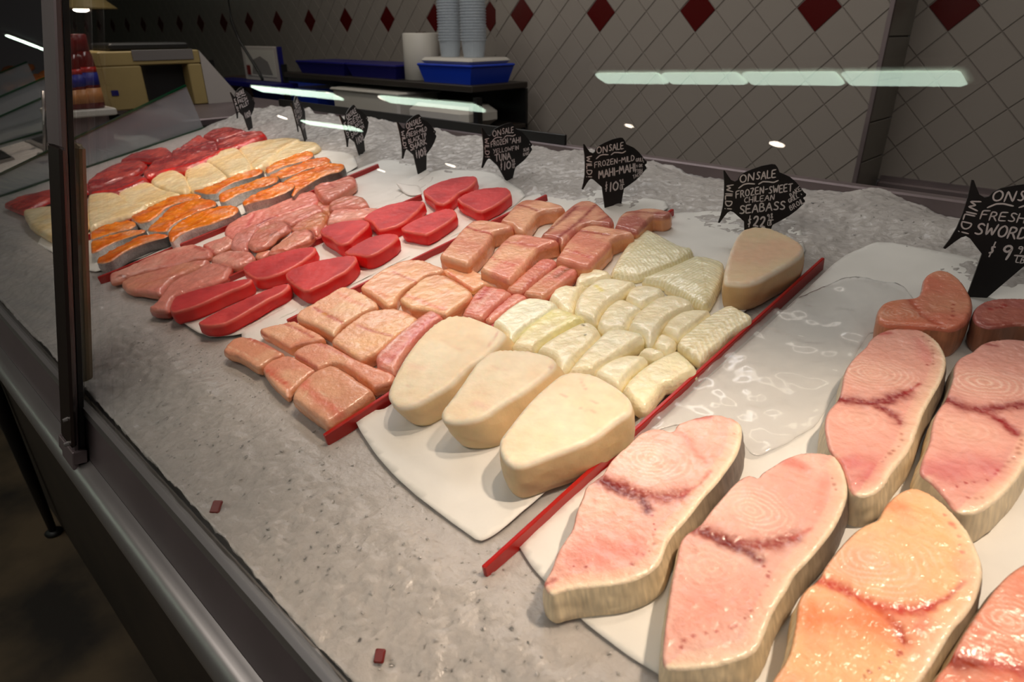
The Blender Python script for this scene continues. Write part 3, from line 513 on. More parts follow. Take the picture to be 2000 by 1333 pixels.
sb([(683, 630), (704, 580), (744, 532), (800, 493), (850, 488), (936, 532), (954, 550), (897, 580), (868, 638), (848, 662), (780, 667), (720, 670), (692, 650)], 'plump sea bass portion right of the yellow-stained one', h=.025)
sb([(864, 650), (903, 580), (962, 532), (1032, 482), (1100, 463), (1170, 467), (1238, 492), (1260, 520), (1248, 538), (1180, 556), (1108, 598), (1057, 648), (1010, 740), (985, 756), (963, 690), (902, 663)], 'long sea bass portion in the middle of the pile', h=.026)
sb([(1064, 668), (1103, 612), (1182, 558), (1260, 548), (1356, 552), (1360, 570), (1276, 628), (1198, 686), (1168, 716), (1110, 688)], 'squarish sea bass portion left of the pointed herringbone fillet', h=.021)
sb([(1160, 760), (1180, 722), (1230, 684), (1300, 625), (1372, 575), (1440, 538), (1480, 530), (1540, 560), (1600, 590), (1600, 620), (1550, 650), (1470, 700), (1420, 750), (1350, 800), (1300, 856), (1250, 830), (1200, 790)], 'herringbone sea bass fillet lying next to the long red strip', h=.019, r=.004, sp=.0016, base=(.94, .89, .73), chev=((1230, 790), (1530, 560), .0075, .85))
sb([(1013, 760), (1042, 702), (1070, 688), (1108, 702), (1160, 727), (1148, 770), (1100, 803), (1050, 785)], 'smallest sea bass chunk under the herringbone fillet near the red strip', h=.018)
sb([(60, 630), (100, 590), (160, 540), (220, 500), (280, 480), (340, 482), (420, 500), (455, 520), (426, 550), (376, 588), (318, 618), (258, 656), (208, 698), (160, 748), (150, 700), (110, 650)], 'whitest sea bass portion, leftmost, above the three thick blocks', h=.026, base=(.96, .95, .86), base2=(.95, .93, .8))
sb([(167, 770), (222, 702), (292, 634), (372, 574), (432, 539), (470, 543), (540, 567), (611, 600), (597, 613), (518, 648), (438, 692), (358, 742), (310, 786), (250, 788)], 'yellowish sea bass portion right of the whitest one', h=.025, base=(.94, .91, .66))
sb([(324, 792), (362, 753), (442, 702), (522, 658), (580, 630), (640, 622), (686, 652), (706, 685), (687, 718), (637, 768), (567, 827), (508, 895), (460, 940), (452, 900), (432, 840), (372, 802)], 'broad sea bass portion with two dark flecks on top', h=.025, marks=[([(600, 650), (604, 655)], .0012, (.35, .3, .22), .9), ([(612, 710), (616, 713)], .0012, (.35, .3, .22), .9)])
sb([(503, 923), (543, 870), (602, 804), (662, 744), (702, 704), (742, 669), (820, 662), (900, 677), (957, 692), (967, 720), (897, 758), (838, 798), (778, 836), (718, 867), (658, 917), (580, 922)], 'broad sea bass portion just above the largest thick block', h=.026)
sb([(663, 930), (703, 882), (782, 838), (860, 818), (940, 818), (990, 834), (950, 866), (898, 906), (858, 956), (818, 1006), (780, 998), (722, 963)], 'narrow sea bass portion above the nearest one', h=.022)
sb([(924, 806), (960, 775), (1010, 770), (1086, 798), (1075, 812), (1010, 828), (950, 814)], 'ragged scrap of sea bass between two front portions', h=.020, amp=.003, sp=.002)
sb([(832, 1015), (872, 962), (924, 914), (984, 872), (1054, 832), (1122, 802), (1160, 787), (1218, 832), (1278, 890), (1268, 918), (1198, 948), (1138, 988), (1080, 998), (1040, 1058), (980, 1138), (930, 1133), (890, 1100), (856, 1050)], 'nearest sea bass portion beside the long red strip', h=.020, base=(.95, .91, .76))
# swordfish
BD = (.62, .26, .22); DT = (.62, .10, .10); PK = (.90, .50, .46)
def sw(c, pts, label, **k): pc('sword', c, pts, label, **k)
sw('g', [(145, 870), (160, 840), (190, 790), (210, 720), (250, 660), (290, 600), (300, 530), (340, 440), (345, 410), (400, 370), (430, 350), (455, 300), (490, 260), (550, 210), (600, 160), (650, 138), (700, 135), (745, 155), (768, 142), (775, 115), (850, 90), (920, 72), (970, 70), (1030, 85), (1070, 105), (1085, 130), (1080, 200), (1060, 260), (1020, 320), (960, 400), (900, 460), (850, 530), (800, 590), (750, 640), (720, 700), (700, 770), (650, 815), (580, 850), (500, 870), (400, 880), (300, 890), (230, 905), (190, 925), (165, 905)],
   'swordfish steak nearest the long red strip, with grey skin on its right', rings=[((650, 280), .0052, .040), ((450, 500), .006, .035)],
   marks=[([(415, 372), (500, 405), (600, 445), (700, 462), (800, 450)], .0075, BD, .95), ([(420, 385), (520, 430), (610, 470), (640, 520)], .005, (.45, .13, .14), .9), ([(800, 450), (880, 405), (935, 340)], .0018, (.72, .22, .2), .75), ([(640, 510), (660, 560), (672, 610), (660, 680), (640, 740), (560, 730)], .0012, DT, .9, 'dots'), ([(340, 740), (460, 710), (580, 700)], .014, PK, .55, 'soft'), ([(290, 792), (390, 786)], .0013, DT, .9, 'dots'), ([(870, 88), (930, 85)], .003, (.7, .2, .2), .6, 'soft'), ([(1045, 165), (1058, 150)], .0018, DT, .8, 'dots'), ([(150, 875), (200, 850)], .0018, DT, .6), ([(560, 775), (570, 780)], .0012, DT, .9), ([(770, 150), (820, 180), (850, 230), (920, 300)], .003, (.86, .5, .45), .5, 'soft')])
sw('h', [(120, 1200), (115, 1130), (125, 1040), (135, 950), (150, 850), (165, 750), (190, 650), (205, 560), (230, 520), (280, 485), (320, 460), (360, 400), (420, 330), (480, 260), (540, 210), (590, 205), (618, 225), (632, 195), (690, 160), (760, 115), (830, 92), (910, 88), (980, 95), (1020, 105), (1060, 170), (1080, 240), (1085, 310), (1060, 390), (1010, 490), (940, 580), (870, 660), (800, 730), (770, 800), (720, 870), (680, 950), (650, 1030), (620, 1110), (570, 1150), (480, 1180), (380, 1210), (280, 1220), (180, 1225), (140, 1220)],
   'swordfish steak second from the long red strip in the front row', rings=[((580, 390), .0055, .036), ((370, 700), .007, .03)],
   marks=[([(300, 490), (400, 522), (500, 562), (600, 572), (700, 562), (800, 530)], .0065, BD, .95), ([(330, 500), (480, 575), (560, 610), (620, 650)], .0045, (.48, .16, .14), .9), ([(800, 530), (890, 490)], .0018, (.8, .35, .3), .6), ([(620, 650), (665, 710), (665, 790), (620, 860), (580, 920), (480, 1000), (380, 1030), (260, 1040), (190, 1150)], .0012, DT, .85, 'dots'), ([(300, 930), (450, 900), (560, 850)], .016, (.95, .58, .50), .5, 'soft'), ([(760, 130), (840, 165)], .006, (.80, .30, .22), .6, 'soft'), ([(1000, 230), (1015, 300)], .0015, DT, .9, 'dots'), ([(960, 250), (930, 390)], .005, (.9, .5, .42), .4, 'soft')])
sw('h', [(660, 1350), (700, 1260), (760, 1180), (790, 1100), (800, 1040), (815, 980), (820, 900), (830, 850), (870, 790), (930, 755), (960, 690), (1010, 620), (1070, 550), (1130, 490), (1200, 450), (1240, 440), (1260, 400), (1280, 360), (1330, 310), (1390, 275), (1440, 272), (1500, 295), (1580, 350), (1650, 420), (1720, 510), (1760, 600), (1790, 680), (1785, 760), (1750, 860), (1700, 940), (1640, 1000), (1590, 1080), (1550, 1150), (1500, 1230), (1460, 1290), (1400, 1380), (1300, 1450), (1100, 1500), (850, 1500), (700, 1450)],
   'orange tinged swordfish steak at the bottom, with clear growth rings', h=.036, base=(.95, .69, .55), base2=(.97, .75, .56), rings=[((1200, 640), .0055, .05), ((1000, 900), .007, .03)],
   marks=[([(930, 752), (1040, 790), (1150, 850), (1250, 895), (1380, 915), (1500, 895)], .005, (.78, .25, .2), .95), ([(1500, 895), (1600, 850), (1690, 765)], .0018, (.75, .2, .18), .8), ([(1270, 930), (1340, 1000), (1375, 1070)], .004, (.62, .10, .10), .9), ([(1375, 1070), (1350, 1140), (1280, 1200), (1150, 1260)], .0014, DT, .9, 'dots'), ([(950, 960), (1100, 960), (1230, 1000)], .015, (.96, .48, .25), .75, 'soft'), ([(1270, 370), (1360, 370)], .006, (.95, .5, .3), .5, 'soft'), ([(1590, 410), (1620, 450), (1690, 620)], .0018, (.85, .2, .15), .8, 'dots'), ([(1450, 1000), (1480, 980)], .005, (.85, .35, .35), .4, 'soft')])
sw('i', [(560, 880), (570, 820), (600, 780), (635, 745), (650, 690), (660, 620), (680, 570), (730, 510), (780, 470), (800, 430), (850, 395), (920, 375), (1010, 370), (1080, 390), (1140, 430), (1180, 480), (1200, 540), (1190, 600), (1165, 660), (1130, 720), (1090, 790), (1060, 860), (1040, 930), (1010, 1000), (960, 1070), (910, 1130), (880, 1190), (840, 1230), (780, 1255), (720, 1250), (690, 1210), (670, 1130), (640, 1060), (600, 1030), (580, 1000), (570, 940)],
   'swordfish steak behind the front row, beside the crinkled film', base=(.90, .66, .60), rings=[((800, 610), .0052, .042), ((730, 850), .007, .028)],
   marks=[([(637, 742), (720, 752), (800, 765), (900, 745), (985, 715)], .0065, (.55, .17, .17), .95), ([(985, 715), (1055, 665)], .0018, (.65, .15, .15), .8), ([(850, 785), (920, 825), (955, 870)], .0045, (.55, .15, .15), .9), ([(970, 930), (950, 1000), (890, 1050), (850, 1085)], .0014, DT, .9, 'dots'), ([(720, 1080), (820, 1100), (780, 1150)], .013, (.80, .33, .36), .7, 'soft'), ([(1080, 420), (1130, 480), (1130, 560), (1090, 570)], .0014, DT, .85, 'dots'), ([(840, 405), (900, 400)], .0025, (.72, .2, .2), .7, 'soft'), ([(1050, 440), (1100, 540)], .006, (.85, .45, .45), .4, 'soft')])
sw('i', [(1055, 1120), (1070, 1060), (1090, 1010), (1110, 970), (1118, 900), (1132, 840), (1160, 785), (1190, 755), (1210, 700), (1232, 640), (1238, 560), (1275, 520), (1330, 500), (1360, 470), (1400, 445), (1470, 434), (1560, 432), (1650, 450), (1740, 520), (1760, 620), (1740, 760), (1700, 900), (1650, 1020), (1600, 1110), (1560, 1170), (1500, 1240), (1430, 1300), (1360, 1340), (1290, 1345), (1240, 1330), (1190, 1260), (1120, 1180), (1070, 1150)],
   'swordfish steak cut by the right edge of the photo, middle row', base=(.89, .64, .59), rings=[((1390, 660), .0055, .042), ((1300, 900), .007, .03)],
   marks=[([(1195, 745), (1300, 788), (1400, 800), (1500, 785), (1600, 770)], .006, (.55, .2, .2), .9), ([(1400, 805), (1500, 870), (1560, 925)], .0045, (.6, .16, .17), .9), ([(1580, 960), (1560, 1050), (1440, 1150), (1330, 1180), (1220, 1200)], .0015, DT, .9, 'dots'), ([(1150, 1120), (1300, 1110), (1430, 1110)], .014, (.80, .38, .42), .6, 'soft'), ([(1400, 460), (1460, 470)], .002, (.6, .15, .18), .7), ([(1300, 1260), (1400, 1260)], .0013, DT, .7, 'dots')])
sw('i', [(830, 300), (850, 250), (900, 225), (980, 215), (1045, 212), (1072, 165), (1075, 110), (1110, 80), (1160, 65), (1220, 80), (1270, 115), (1310, 170), (1340, 230), (1335, 290), (1310, 340), (1260, 372), (1210, 380), (1160, 370), (1100, 368), (1020, 362), (940, 358), (880, 356), (840, 335)],
   'bent kidney-shaped swordfish piece at the back near the swordfish sign', h=.040, flare=-.002, r=.005, rim=None, base=(.86, .58, .46), base2=(.86, .50, .40), rings=[((950, 300), .005, .022)], rimw=.004, skin=((.80, .52, .38), (.42, .30, .22)),
   marks=[([(1000, 220), (1040, 270), (1090, 320), (1160, 355)], .004, (.74, .32, .22), .7), ([(1230, 250), (1235, 300), (1200, 340)], .0014, DT, .7, 'dots'), ([(900, 260), (1000, 330)], .010, (.88, .46, .30), .5, 'soft')])
sw('i', [(1328, 305), (1350, 262), (1400, 230), (1480, 218), (1560, 218), (1660, 225), (1700, 300), (1650, 368), (1560, 356), (1480, 372), (1400, 378), (1345, 350)],
   'dark reddish swordfish piece behind the swordfish sign stake at the right edge', h=.036, flare=-.001, rim=None, base=(.66, .38, .36), base2=(.72, .42, .36), skin=((.62, .40, .30), (.35, .24, .2)), marks=[([(1430, 275), (1500, 260)], .002, DT, .7, 'dots'), ([(1400, 360), (1540, 350)], .003, (.6, .25, .2), .6)])
sw('h', [(1480, 1420), (1540, 1260), (1595, 1200), (1622, 1165), (1642, 1115), (1700, 1010), (1790, 880), (1880, 760), (1960, 690), (2060, 640), (2250, 700), (2300, 1100), (2200, 1500), (1700, 1550)],
   'swordfish steak in the bottom right corner with a brown spot', base=(.88, .58, .48), base2=(.88, .52, .42), rings=[((1900, 960), .006, .05)],
   marks=[([(1630, 1175), (1700, 1160), (1790, 1185), (1900, 1200), (2000, 1230)], .005, (.72, .28, .25), .85), ([(1655, 1185), (1740, 1180)], .005, (.55, .18, .08), .9, 'soft'), ([(1690, 1130), (1800, 1150)], .003, (.92, .6, .55), .7)])
# mahi-mahi
BL = (.72, .22, .22); YL = (.80, .60, .30)
def mh(c, pts, label, **k): pc('mahi', c, pts, label, **k)
mh('f', [(65, 550), (110, 490), (170, 440), (240, 430), (330, 440), (430, 480), (520, 530), (596, 572), (560, 598), (490, 618), (430, 658), (380, 690), (350, 690), (270, 640), (180, 590), (100, 570)], 'mahi-mahi portion at the front left corner of its section', h=.018, base=(.90, .62, .50), marks=[([(250, 432), (400, 490), (560, 560)], .0025, BL, .6), ([(110, 520), (250, 580), (370, 640)], .0008, (.97, .85, .72), .6)])
mh('f', [(382, 370), (440, 350), (520, 330), (600, 310), (690, 292), (720, 312), (800, 355), (900, 402), (946, 438), (900, 458), (820, 478), (740, 488), (680, 508), (640, 526), (560, 478), (470, 428), (402, 398)], 'small mahi-mahi portion behind the front left one', h=.018, base=(.89, .60, .49), marks=[([(590, 315), (720, 370), (850, 440)], .0022, BL, .65), ([(385, 385), (470, 440), (600, 520)], .002, BL, .6)])
mh('f', [(408, 710), (442, 672), (502, 622), (580, 600), (662, 594), (780, 664), (880, 716), (826, 742), (766, 787), (696, 857), (646, 895), (628, 950), (560, 898), (482, 818), (432, 750)], 'flat mahi-mahi portion with red blotches, partly under the nearest one', h=.014, base=(.89, .60, .50), marks=[([(450, 720), (530, 790), (620, 850)], .0028, (.82, .28, .20), .6, 'dots'), ([(440, 700), (640, 870)], .005, (.86, .42, .34), .5, 'soft')])
mh('f', [(674, 570), (742, 522), (822, 492), (920, 479), (1006, 500), (1106, 560), (1216, 620), (1350, 680), (1470, 720), (1556, 760), (1536, 810), (1470, 838), (1402, 858), (1368, 868), (1276, 796), (1180, 716), (1080, 658), (1000, 652), (930, 684), (884, 706), (800, 648), (704, 598)], 'long mahi-mahi strip ending at the red strip, with yellow flecks', h=.019, base=(.90, .62, .52), marks=[([(900, 490), (1050, 560), (1210, 630)], .0028, BL, .55), ([(1050, 670), (1150, 720), (1210, 760)], .0022, YL, .8), ([(1270, 790), (1360, 860)], .0022, (.78, .45, .2), .8), ([(690, 590), (800, 650), (880, 705)], .0022, (.82, .32, .3), .6)])
mh('f', [(654, 950), (742, 1020), (860, 1110), (960, 1188), (1030, 1138), (1080, 1103), (1160, 1058), (1300, 956), (1372, 890), (1260, 814), (1160, 744), (1080, 694), (1010, 669), (940, 694), (862, 724), (784, 784), (704, 864)], 'mahi-mahi portion nearest the rail, at the tip of the red strip', h=.022, r=.006, base=(.89, .64, .52), marks=[([(740, 820), (850, 930), (960, 1010), (1080, 1085)], .0075, (.88, .40, .34), .6, 'soft'), ([(1050, 670), (1200, 760), (1360, 880)], .002, (.80, .50, .36), .7), ([(1090, 1090), (1030, 1000), (900, 900)], .0006, (.98, .86, .74), .5), ([(770, 960), (800, 900)], .001, (.97, .85, .7), .5)])
mh('f', [(704, 240), (742, 200), (822, 160), (902, 110), (990, 62), (1060, 14), (1130, -6), (1220, 22), (1320, 77), (1398, 130), (1402, 168), (1340, 188), (1250, 228), (1160, 286), (1090, 328), (1040, 396), (1020, 416), (940, 368), (840, 318), (740, 288), (704, 268)], 'mahi-mahi portion below the big tuna steak, with one red band', h=.023, marks=[([(860, 185), (980, 250), (1100, 310)], .003, BL, .7), ([(1060, 50), (1180, 120), (1290, 165)], .004, (.9, .45, .35), .45, 'soft'), ([(930, 230), (960, 240)], .002, (.85, .62, .2), .7)])
mh('f', [(1004, 470), (1052, 412), (1122, 352), (1202, 292), (1282, 234), (1360, 204), (1450, 192), (1560, 182), (1658, 212), (1746, 262), (1752, 277), (1698, 328), (1598, 398), (1498, 478), (1398, 566), (1330, 596), (1260, 626), (1220, 606), (1140, 557), (1052, 498)], 'broad pale mahi-mahi portion in the middle left of its section', h=.023, base=(.95, .74, .56), marks=[([(1230, 335), (1350, 380), (1530, 430)], .0022, BL, .65), ([(1560, 185), (1750, 270)], .0025, (.92, .5, .35), .5), ([(1360, 310), (1440, 295)], .005, (.97, .86, .78), .4, 'soft')])
mh('o', [(702, 562), (715, 549), (733, 535), (755, 522), (779, 511), (800, 506), (824, 507), (844, 514), (869, 525), (858, 531), (832, 536), (814, 548), (800, 556), (786, 566), (776, 578), (770, 592), (755, 598), (738, 584), (722, 572)], 'mahi-mahi portion right beside the tuna section strip', h=.020, base=(.94, .72, .55), marks=[([(768, 532), (800, 545), (820, 552)], .0025, BL, .5), ([(715, 560), (755, 580)], .003, (.92, .5, .38), .4, 'soft')])
mh('o', [(779, 585), (791, 571), (805, 559), (822, 545), (835, 539), (853, 535), (872, 538), (893, 550), (913, 562), (921, 571), (915, 581), (897, 594), (881, 606), (871, 613), (853, 611), (834, 604), (815, 602), (800, 600)], 'mahi-mahi portion between two pale ones and the skinny strips', h=.024, base=(.95, .75, .58), marks=[([(790, 575), (830, 592), (868, 604)], .004, (.88, .42, .35), .5, 'soft'), ([(868, 540), (890, 552), (918, 568)], .0018, BL, .5)])
mh('c', [(234, 750), (300, 735), (380, 727), (440, 732), (520, 772), (600, 812), (690, 830), (724, 850), (696, 870), (620, 866), (560, 848), (490, 884), (462, 894), (402, 856), (342, 818), (272, 778)], 'thin flat mahi-mahi tail piece behind the pale portions', h=.014, base=(.95, .72, .55), side=(.93, .68, .4), marks=[([(300, 775), (370, 840), (450, 890)], .003, (.85, .32, .25), .6)])
def mst(c, pts, label, **k): pc('strip', c, pts, label, **k)
mst('a', [(172, 350), (232, 292), (302, 232), (382, 162), (462, 102), (520, 73), (556, 86), (586, 120), (540, 146), (480, 196), (418, 256), (366, 316), (326, 376), (296, 436), (284, 468), (230, 443), (177, 428), (167, 385)], 'pink mahi-mahi strip lying along the leftmost thick sea bass block', h=.022, marks=[([(250, 400), (350, 300), (450, 200), (530, 120)], .003, (.78, .28, .28), .6), ([(190, 370), (300, 260), (420, 150)], .0025, (.95, .80, .75), .6)])
mst('c', [(384, 1080), (423, 1010), (473, 932), (522, 883), (560, 854), (620, 872), (700, 887), (754, 910), (744, 920), (678, 976), (618, 1026), (566, 1078), (538, 1106), (470, 1098)], 'pink mahi-mahi strip with dark red patch between portions and sea bass', h=.020, marks=[([(520, 960), (560, 910), (590, 880)], .004, (.72, .2, .2), .7), ([(480, 1060), (560, 970), (640, 900)], .0025, (.93, .75, .7), .5)])
mst('c', [(554, 1113), (622, 1042), (702, 972), (762, 924), (820, 919), (868, 940), (876, 950), (800, 996), (720, 1046), (650, 1096), (600, 1131)], 'narrow mahi-mahi strip next to the whitest sea bass portion', h=.017, marks=[([(560, 1105), (680, 1000), (790, 925)], .0018, (.72, .2, .22), .7)])
mst('c', [(714, 890), (762, 842), (822, 792), (892, 732), (960, 674), (1010, 658), (1076, 667), (1100, 690), (1048, 737), (978, 787), (908, 847), (838, 905), (778, 902)], 'upper narrow mahi-mahi strip left of the browned one', h=.020, base=(.84, .58, .48), marks=[([(830, 895), (950, 790), (1060, 700)], .0015, (.68, .25, .22), .7)])
mst('c', [(844, 915), (902, 862), (982, 797), (1062, 738), (1120, 704), (1200, 702), (1258, 712), (1262, 740), (1208, 788), (1138, 838), (1058, 898), (985, 946), (920, 932), (872, 928)], 'mahi-mahi strip with a brown patch beside the red strip', h=.021, base=(.84, .60, .48), marks=[([(1090, 800), (1150, 760), (1220, 720)], .004, (.48, .30, .16), .7), ([(900, 900), (1000, 810), (1120, 720)], .002, (.92, .74, .62), .5)])
mh('c', [(215, 640), (262, 590), (322, 520), (372, 460), (422, 412), (470, 380), (540, 372), (620, 382), (720, 397), (762, 412), (766, 430), (700, 448), (618, 468), (603, 520), (558, 578), (498, 638), (430, 706), (340, 683), (260, 658)], 'arched mahi-mahi portion nearest the tuna in the back group', h=.030, r=.006, base=(.88, .60, .50), marks=[([(425, 430), (500, 455), (600, 480)], .003, BL, .8), ([(760, 420), (765, 440)], .002, BL, .6)])
mh('c', [(516, 740), (562, 690), (622, 612), (682, 542), (742, 492), (790, 477), (880, 482), (980, 502), (1078, 517), (1110, 530), (1050, 548), (950, 588), (928, 618), (896, 658), (846, 718), (788, 786), (740, 826), (660, 798), (580, 768)], 'arched mahi-mahi portion in the middle of the back group with red dots', h=.030, r=.006, base=(.89, .58, .50), marks=[([(720, 545), (820, 555), (940, 575)], .0032, BL, .5), ([(610, 660), (690, 690), (770, 720)], .003, (.8, .25, .25), .6, 'dots')])
mh('c', [(668, 382), (722, 332), (772, 272), (822, 237), (870, 222), (960, 224), (1060, 242), (1130, 262), (1156, 284), (1100, 298), (1000, 308), (948, 328), (898, 398), (848, 461), (790, 447), (756, 408), (700, 398)], 'mahi-mahi portion at the back next to the furthest right tuna', h=.028, r=.006, base=(.82, .55, .45), marks=[([(790, 265), (870, 280), (950, 310)], .003, (.6, .2, .2), .7)])
mh('c', [(968, 490), (1022, 442), (1082, 372), (1152, 312), (1212, 262), (1270, 233), (1340, 228), (1400, 252), (1460, 312), (1520, 370), (1496, 414), (1420, 404), (1336, 398), (1268, 424), (1212, 472), (1162, 524), (1128, 552), (1108, 517), (1040, 503)], 'dark striped mahi-mahi portion seen skin up at the back', h=.030, r=.006, base=(.76, .45, .40), marks=[([(1000, 480), (1120, 390), (1240, 280)], .004, (.52, .14, .14), .8), ([(1090, 520), (1250, 400), (1380, 270)], .0035, (.55, .16, .16), .8), ([(1400, 385), (1490, 350)], .004, (.55, .16, .16), .6)])
mh('c', [(1084, 660), (1112, 622), (1162, 545), (1216, 484), (1274, 434), (1334, 414), (1400, 413), (1500, 432), (1600, 442), (1666, 466), (1662, 480), (1586, 489), (1506, 518), (1496, 558), (1446, 608), (1396, 658), (1338, 716), (1260, 716), (1180, 687)], 'arched mahi-mahi portion touching the red strip at the back right', h=.030, r=.006, base=(.86, .55, .47), marks=[([(1250, 458), (1350, 470), (1480, 490)], .003, (.62, .15, .17), .8), ([(1170, 600), (1290, 640), (1350, 665)], .003, (.75, .25, .25), .5, 'dots')])
mh('c', [(1524, 424), (1552, 352), (1602, 312), (1680, 302), (1740, 287), (1820, 287), (1880, 297), (1950, 316), (1936, 338), (1880, 356), (1810, 348), (1778, 378), (1728, 428), (1696, 466), (1640, 456), (1572, 436)], 'small dark mahi-mahi portion furthest back at the upper end of the red strip', h=.028, r=.005, base=(.74, .45, .40), marks=[([(1600, 325), (1700, 320), (1850, 330)], .003, (.55, .2, .2), .6), ([(1600, 430), (1700, 420)], .003, (.6, .2, .2), .4)])
# tuna
def tn_(c, pts, label, **k): pc('tuna', c, pts, label, **k)
tn_('c', [(97, 165), (142, 130), (222, 95), (320, 67), (420, 52), (490, 54), (503, 70), (478, 110), (428, 148), (368, 172), (338, 200), (300, 235), (250, 262), (190, 252), (150, 213), (112, 188)], 'tuna steak furthest back, touching the one beside it')
tn_('c', [(350, 222), (402, 188), (482, 157), (560, 140), (650, 134), (720, 137), (748, 160), (753, 185), (718, 215), (668, 250), (608, 285), (540, 315), (490, 310), (430, 275), (380, 253)], 'rightmost tuna steak at the back, nearest the tuna sign')
tn_('d', [(1395, 620), (1450, 580), (1530, 540), (1620, 500), (1720, 460), (1830, 430), (1900, 435), (1930, 465), (1930, 490), (1880, 540), (1800, 590), (1720, 640), (1640, 680), (1560, 670), (1480, 655), (1420, 645)], 'tuna steak second from the back in the right row')
tn_('d', [(1034, 520), (1082, 480), (1152, 440), (1250, 400), (1380, 370), (1500, 356), (1600, 356), (1628, 370), (1600, 400), (1560, 450), (1500, 500), (1430, 560), (1350, 600), (1250, 628), (1180, 637), (1150, 600), (1112, 556), (1060, 533)], 'long tuna steak second from the back in the left row')
tn_('d', [(615, 640), (650, 610), (740, 575), (850, 550), (960, 541), (1040, 537), (1090, 560), (1075, 600), (1018, 650), (960, 700), (900, 757), (830, 777), (780, 767), (720, 717), (660, 688), (625, 665)], 'rounded tuna steak in the middle of the left row, beside the shark', h=.028)
tn_('d', [(850, 850), (902, 812), (982, 762), (1080, 713), (1180, 683), (1280, 668), (1356, 677), (1372, 700), (1330, 750), (1260, 800), (1180, 850), (1110, 880), (1050, 888), (960, 868), (880, 868)], 'bright tuna steak in the middle of the right row', h=.027)
tn_('d', [(282, 1060), (322, 1022), (402, 992), (520, 952), (640, 922), (760, 902), (880, 882), (958, 887), (973, 920), (930, 978), (860, 1038), (760, 1088), (680, 1138), (590, 1178), (510, 1218), (450, 1218), (400, 1188), (332, 1138), (292, 1100)], 'largest tuna steak, above the mahi-mahi portions', h=.027)
tn_('o', [(473, 523), (485, 513), (505, 507), (551, 492), (581, 485), (612, 481), (617, 484), (615, 492), (598, 505), (580, 517), (560, 528), (540, 536), (515, 543), (500, 544), (489, 539), (479, 530)], 'tuna steak left of the largest one')
tn_('e', [(842, 990), (872, 922), (902, 883), (1000, 848), (1120, 813), (1250, 783), (1400, 748), (1530, 718), (1618, 708), (1641, 720), (1618, 748), (1540, 788), (1430, 828), (1300, 888), (1180, 943), (1060, 988), (950, 1018), (880, 1038), (847, 1020)], 'long tuna block at the front of the left row', h=.025)
tn_('e', [(1112, 1140), (1202, 1082), (1322, 1022), (1450, 962), (1580, 902), (1700, 852), (1800, 807), (1900, 773), (1975, 757), (2006, 770), (1990, 800), (1930, 848), (1800, 908), (1680, 978), (1560, 1048), (1450, 1108), (1360, 1148), (1250, 1168), (1160, 1163)], 'long narrow tuna block nearest the rail', h=.022, base=(.84, .28, .28))
# shark
SK = (.50, .15, .14)
def sk(c, pts, label, **k): pc('shark', c, pts, label, **k)
sk('e', [(290, 670), (480, 592), (650, 508), (800, 453), (960, 408), (1070, 388), (1170, 417), (1226, 450), (1210, 498), (1080, 516), (950, 556), (780, 596), (600, 636), (470, 666), (390, 714), (300, 733)], 'shark slice lying along the salmon divider strip at the front', h=.014, marks=[([(370, 690), (450, 680), (520, 670)], .004, (.42, .2, .14), .7, 'soft'), ([(1090, 400), (1180, 440)], .003, (.7, .2, .2), .6)])
sk('e', [(387, 742), (470, 690), (640, 645), (800, 605), (960, 562), (1100, 532), (1200, 525), (1150, 578), (1000, 636), (860, 696), (800, 763), (745, 841), (600, 818), (440, 803)], 'shark slice second from the salmon divider at the front', h=.016, base=(.89, .60, .50), marks=[([(560, 800), (700, 740), (1000, 620)], .003, (.82, .45, .3), .5)])
sk('e', [(655, 980), (732, 922), (792, 842), (852, 758), (950, 696), (1100, 630), (1200, 568), (1300, 563), (1416, 592), (1396, 640), (1366, 698), (1278, 738), (1150, 778), (980, 836), (890, 872), (858, 930), (838, 1004), (720, 1006)], 'shark slice nearest the tuna blocks and the rail', h=.018, base=(.88, .56, .50), side=(.70, .2, .12), marks=[([(1300, 560), (1420, 600)], .003, SK, .5)])
sk('e', [(1240, 523), (1340, 463), (1440, 443), (1540, 443), (1618, 453), (1656, 500), (1598, 543), (1500, 586), (1430, 588), (1340, 558)], 'small shark chunk between the front slices and tuna', h=.016, marks=[([(1225, 490), (1245, 520)], .003, SK, .8), ([(1430, 450), (1540, 450)], .003, (.95, .8, .75), .4)])
sk('e', [(1152, 382), (1260, 333), (1376, 293), (1400, 284), (1454, 330), (1436, 368), (1378, 397), (1300, 436), (1240, 443), (1190, 418)], 'small shark chunk beside the red strip below the middle salmon', h=.014, marks=[([(1180, 400), (1260, 440), (1250, 480)], .003, (.75, .2, .22), .7)])
sk('k', [(204, 1070), (252, 1002), (352, 952), (450, 903), (600, 863), (750, 803), (900, 733), (1000, 713), (1056, 733), (1076, 800), (1000, 846), (880, 886), (720, 934), (600, 986), (480, 1046), (380, 1116), (280, 1156), (224, 1120)], 'long shark slice with a dark red streak beside the salmon divider', h=.015, base=(.92, .56, .52), marks=[([(500, 1040), (600, 975), (660, 960)], .0045, (.55, .08, .12), .85), ([(400, 1080), (430, 1000), (470, 930)], .004, (.82, .25, .28), .5), ([(640, 960), (800, 900), (960, 850)], .002, (.85, .28, .28), .6)])
sk('k', [(412, 1210), (452, 1132), (532, 1064), (640, 1024), (760, 1008), (812, 1030), (800, 1078), (698, 1127), (638, 1196), (560, 1236), (470, 1256)], 'shark slice with two small dark marks in the middle of its section', h=.024, th=.010, base=(.88, .60, .50), marks=[([(795, 1010), (815, 1035), (805, 1060)], .0022, SK, .9), ([(640, 1140), (665, 1120), (690, 1105)], .0022, SK, .9)])
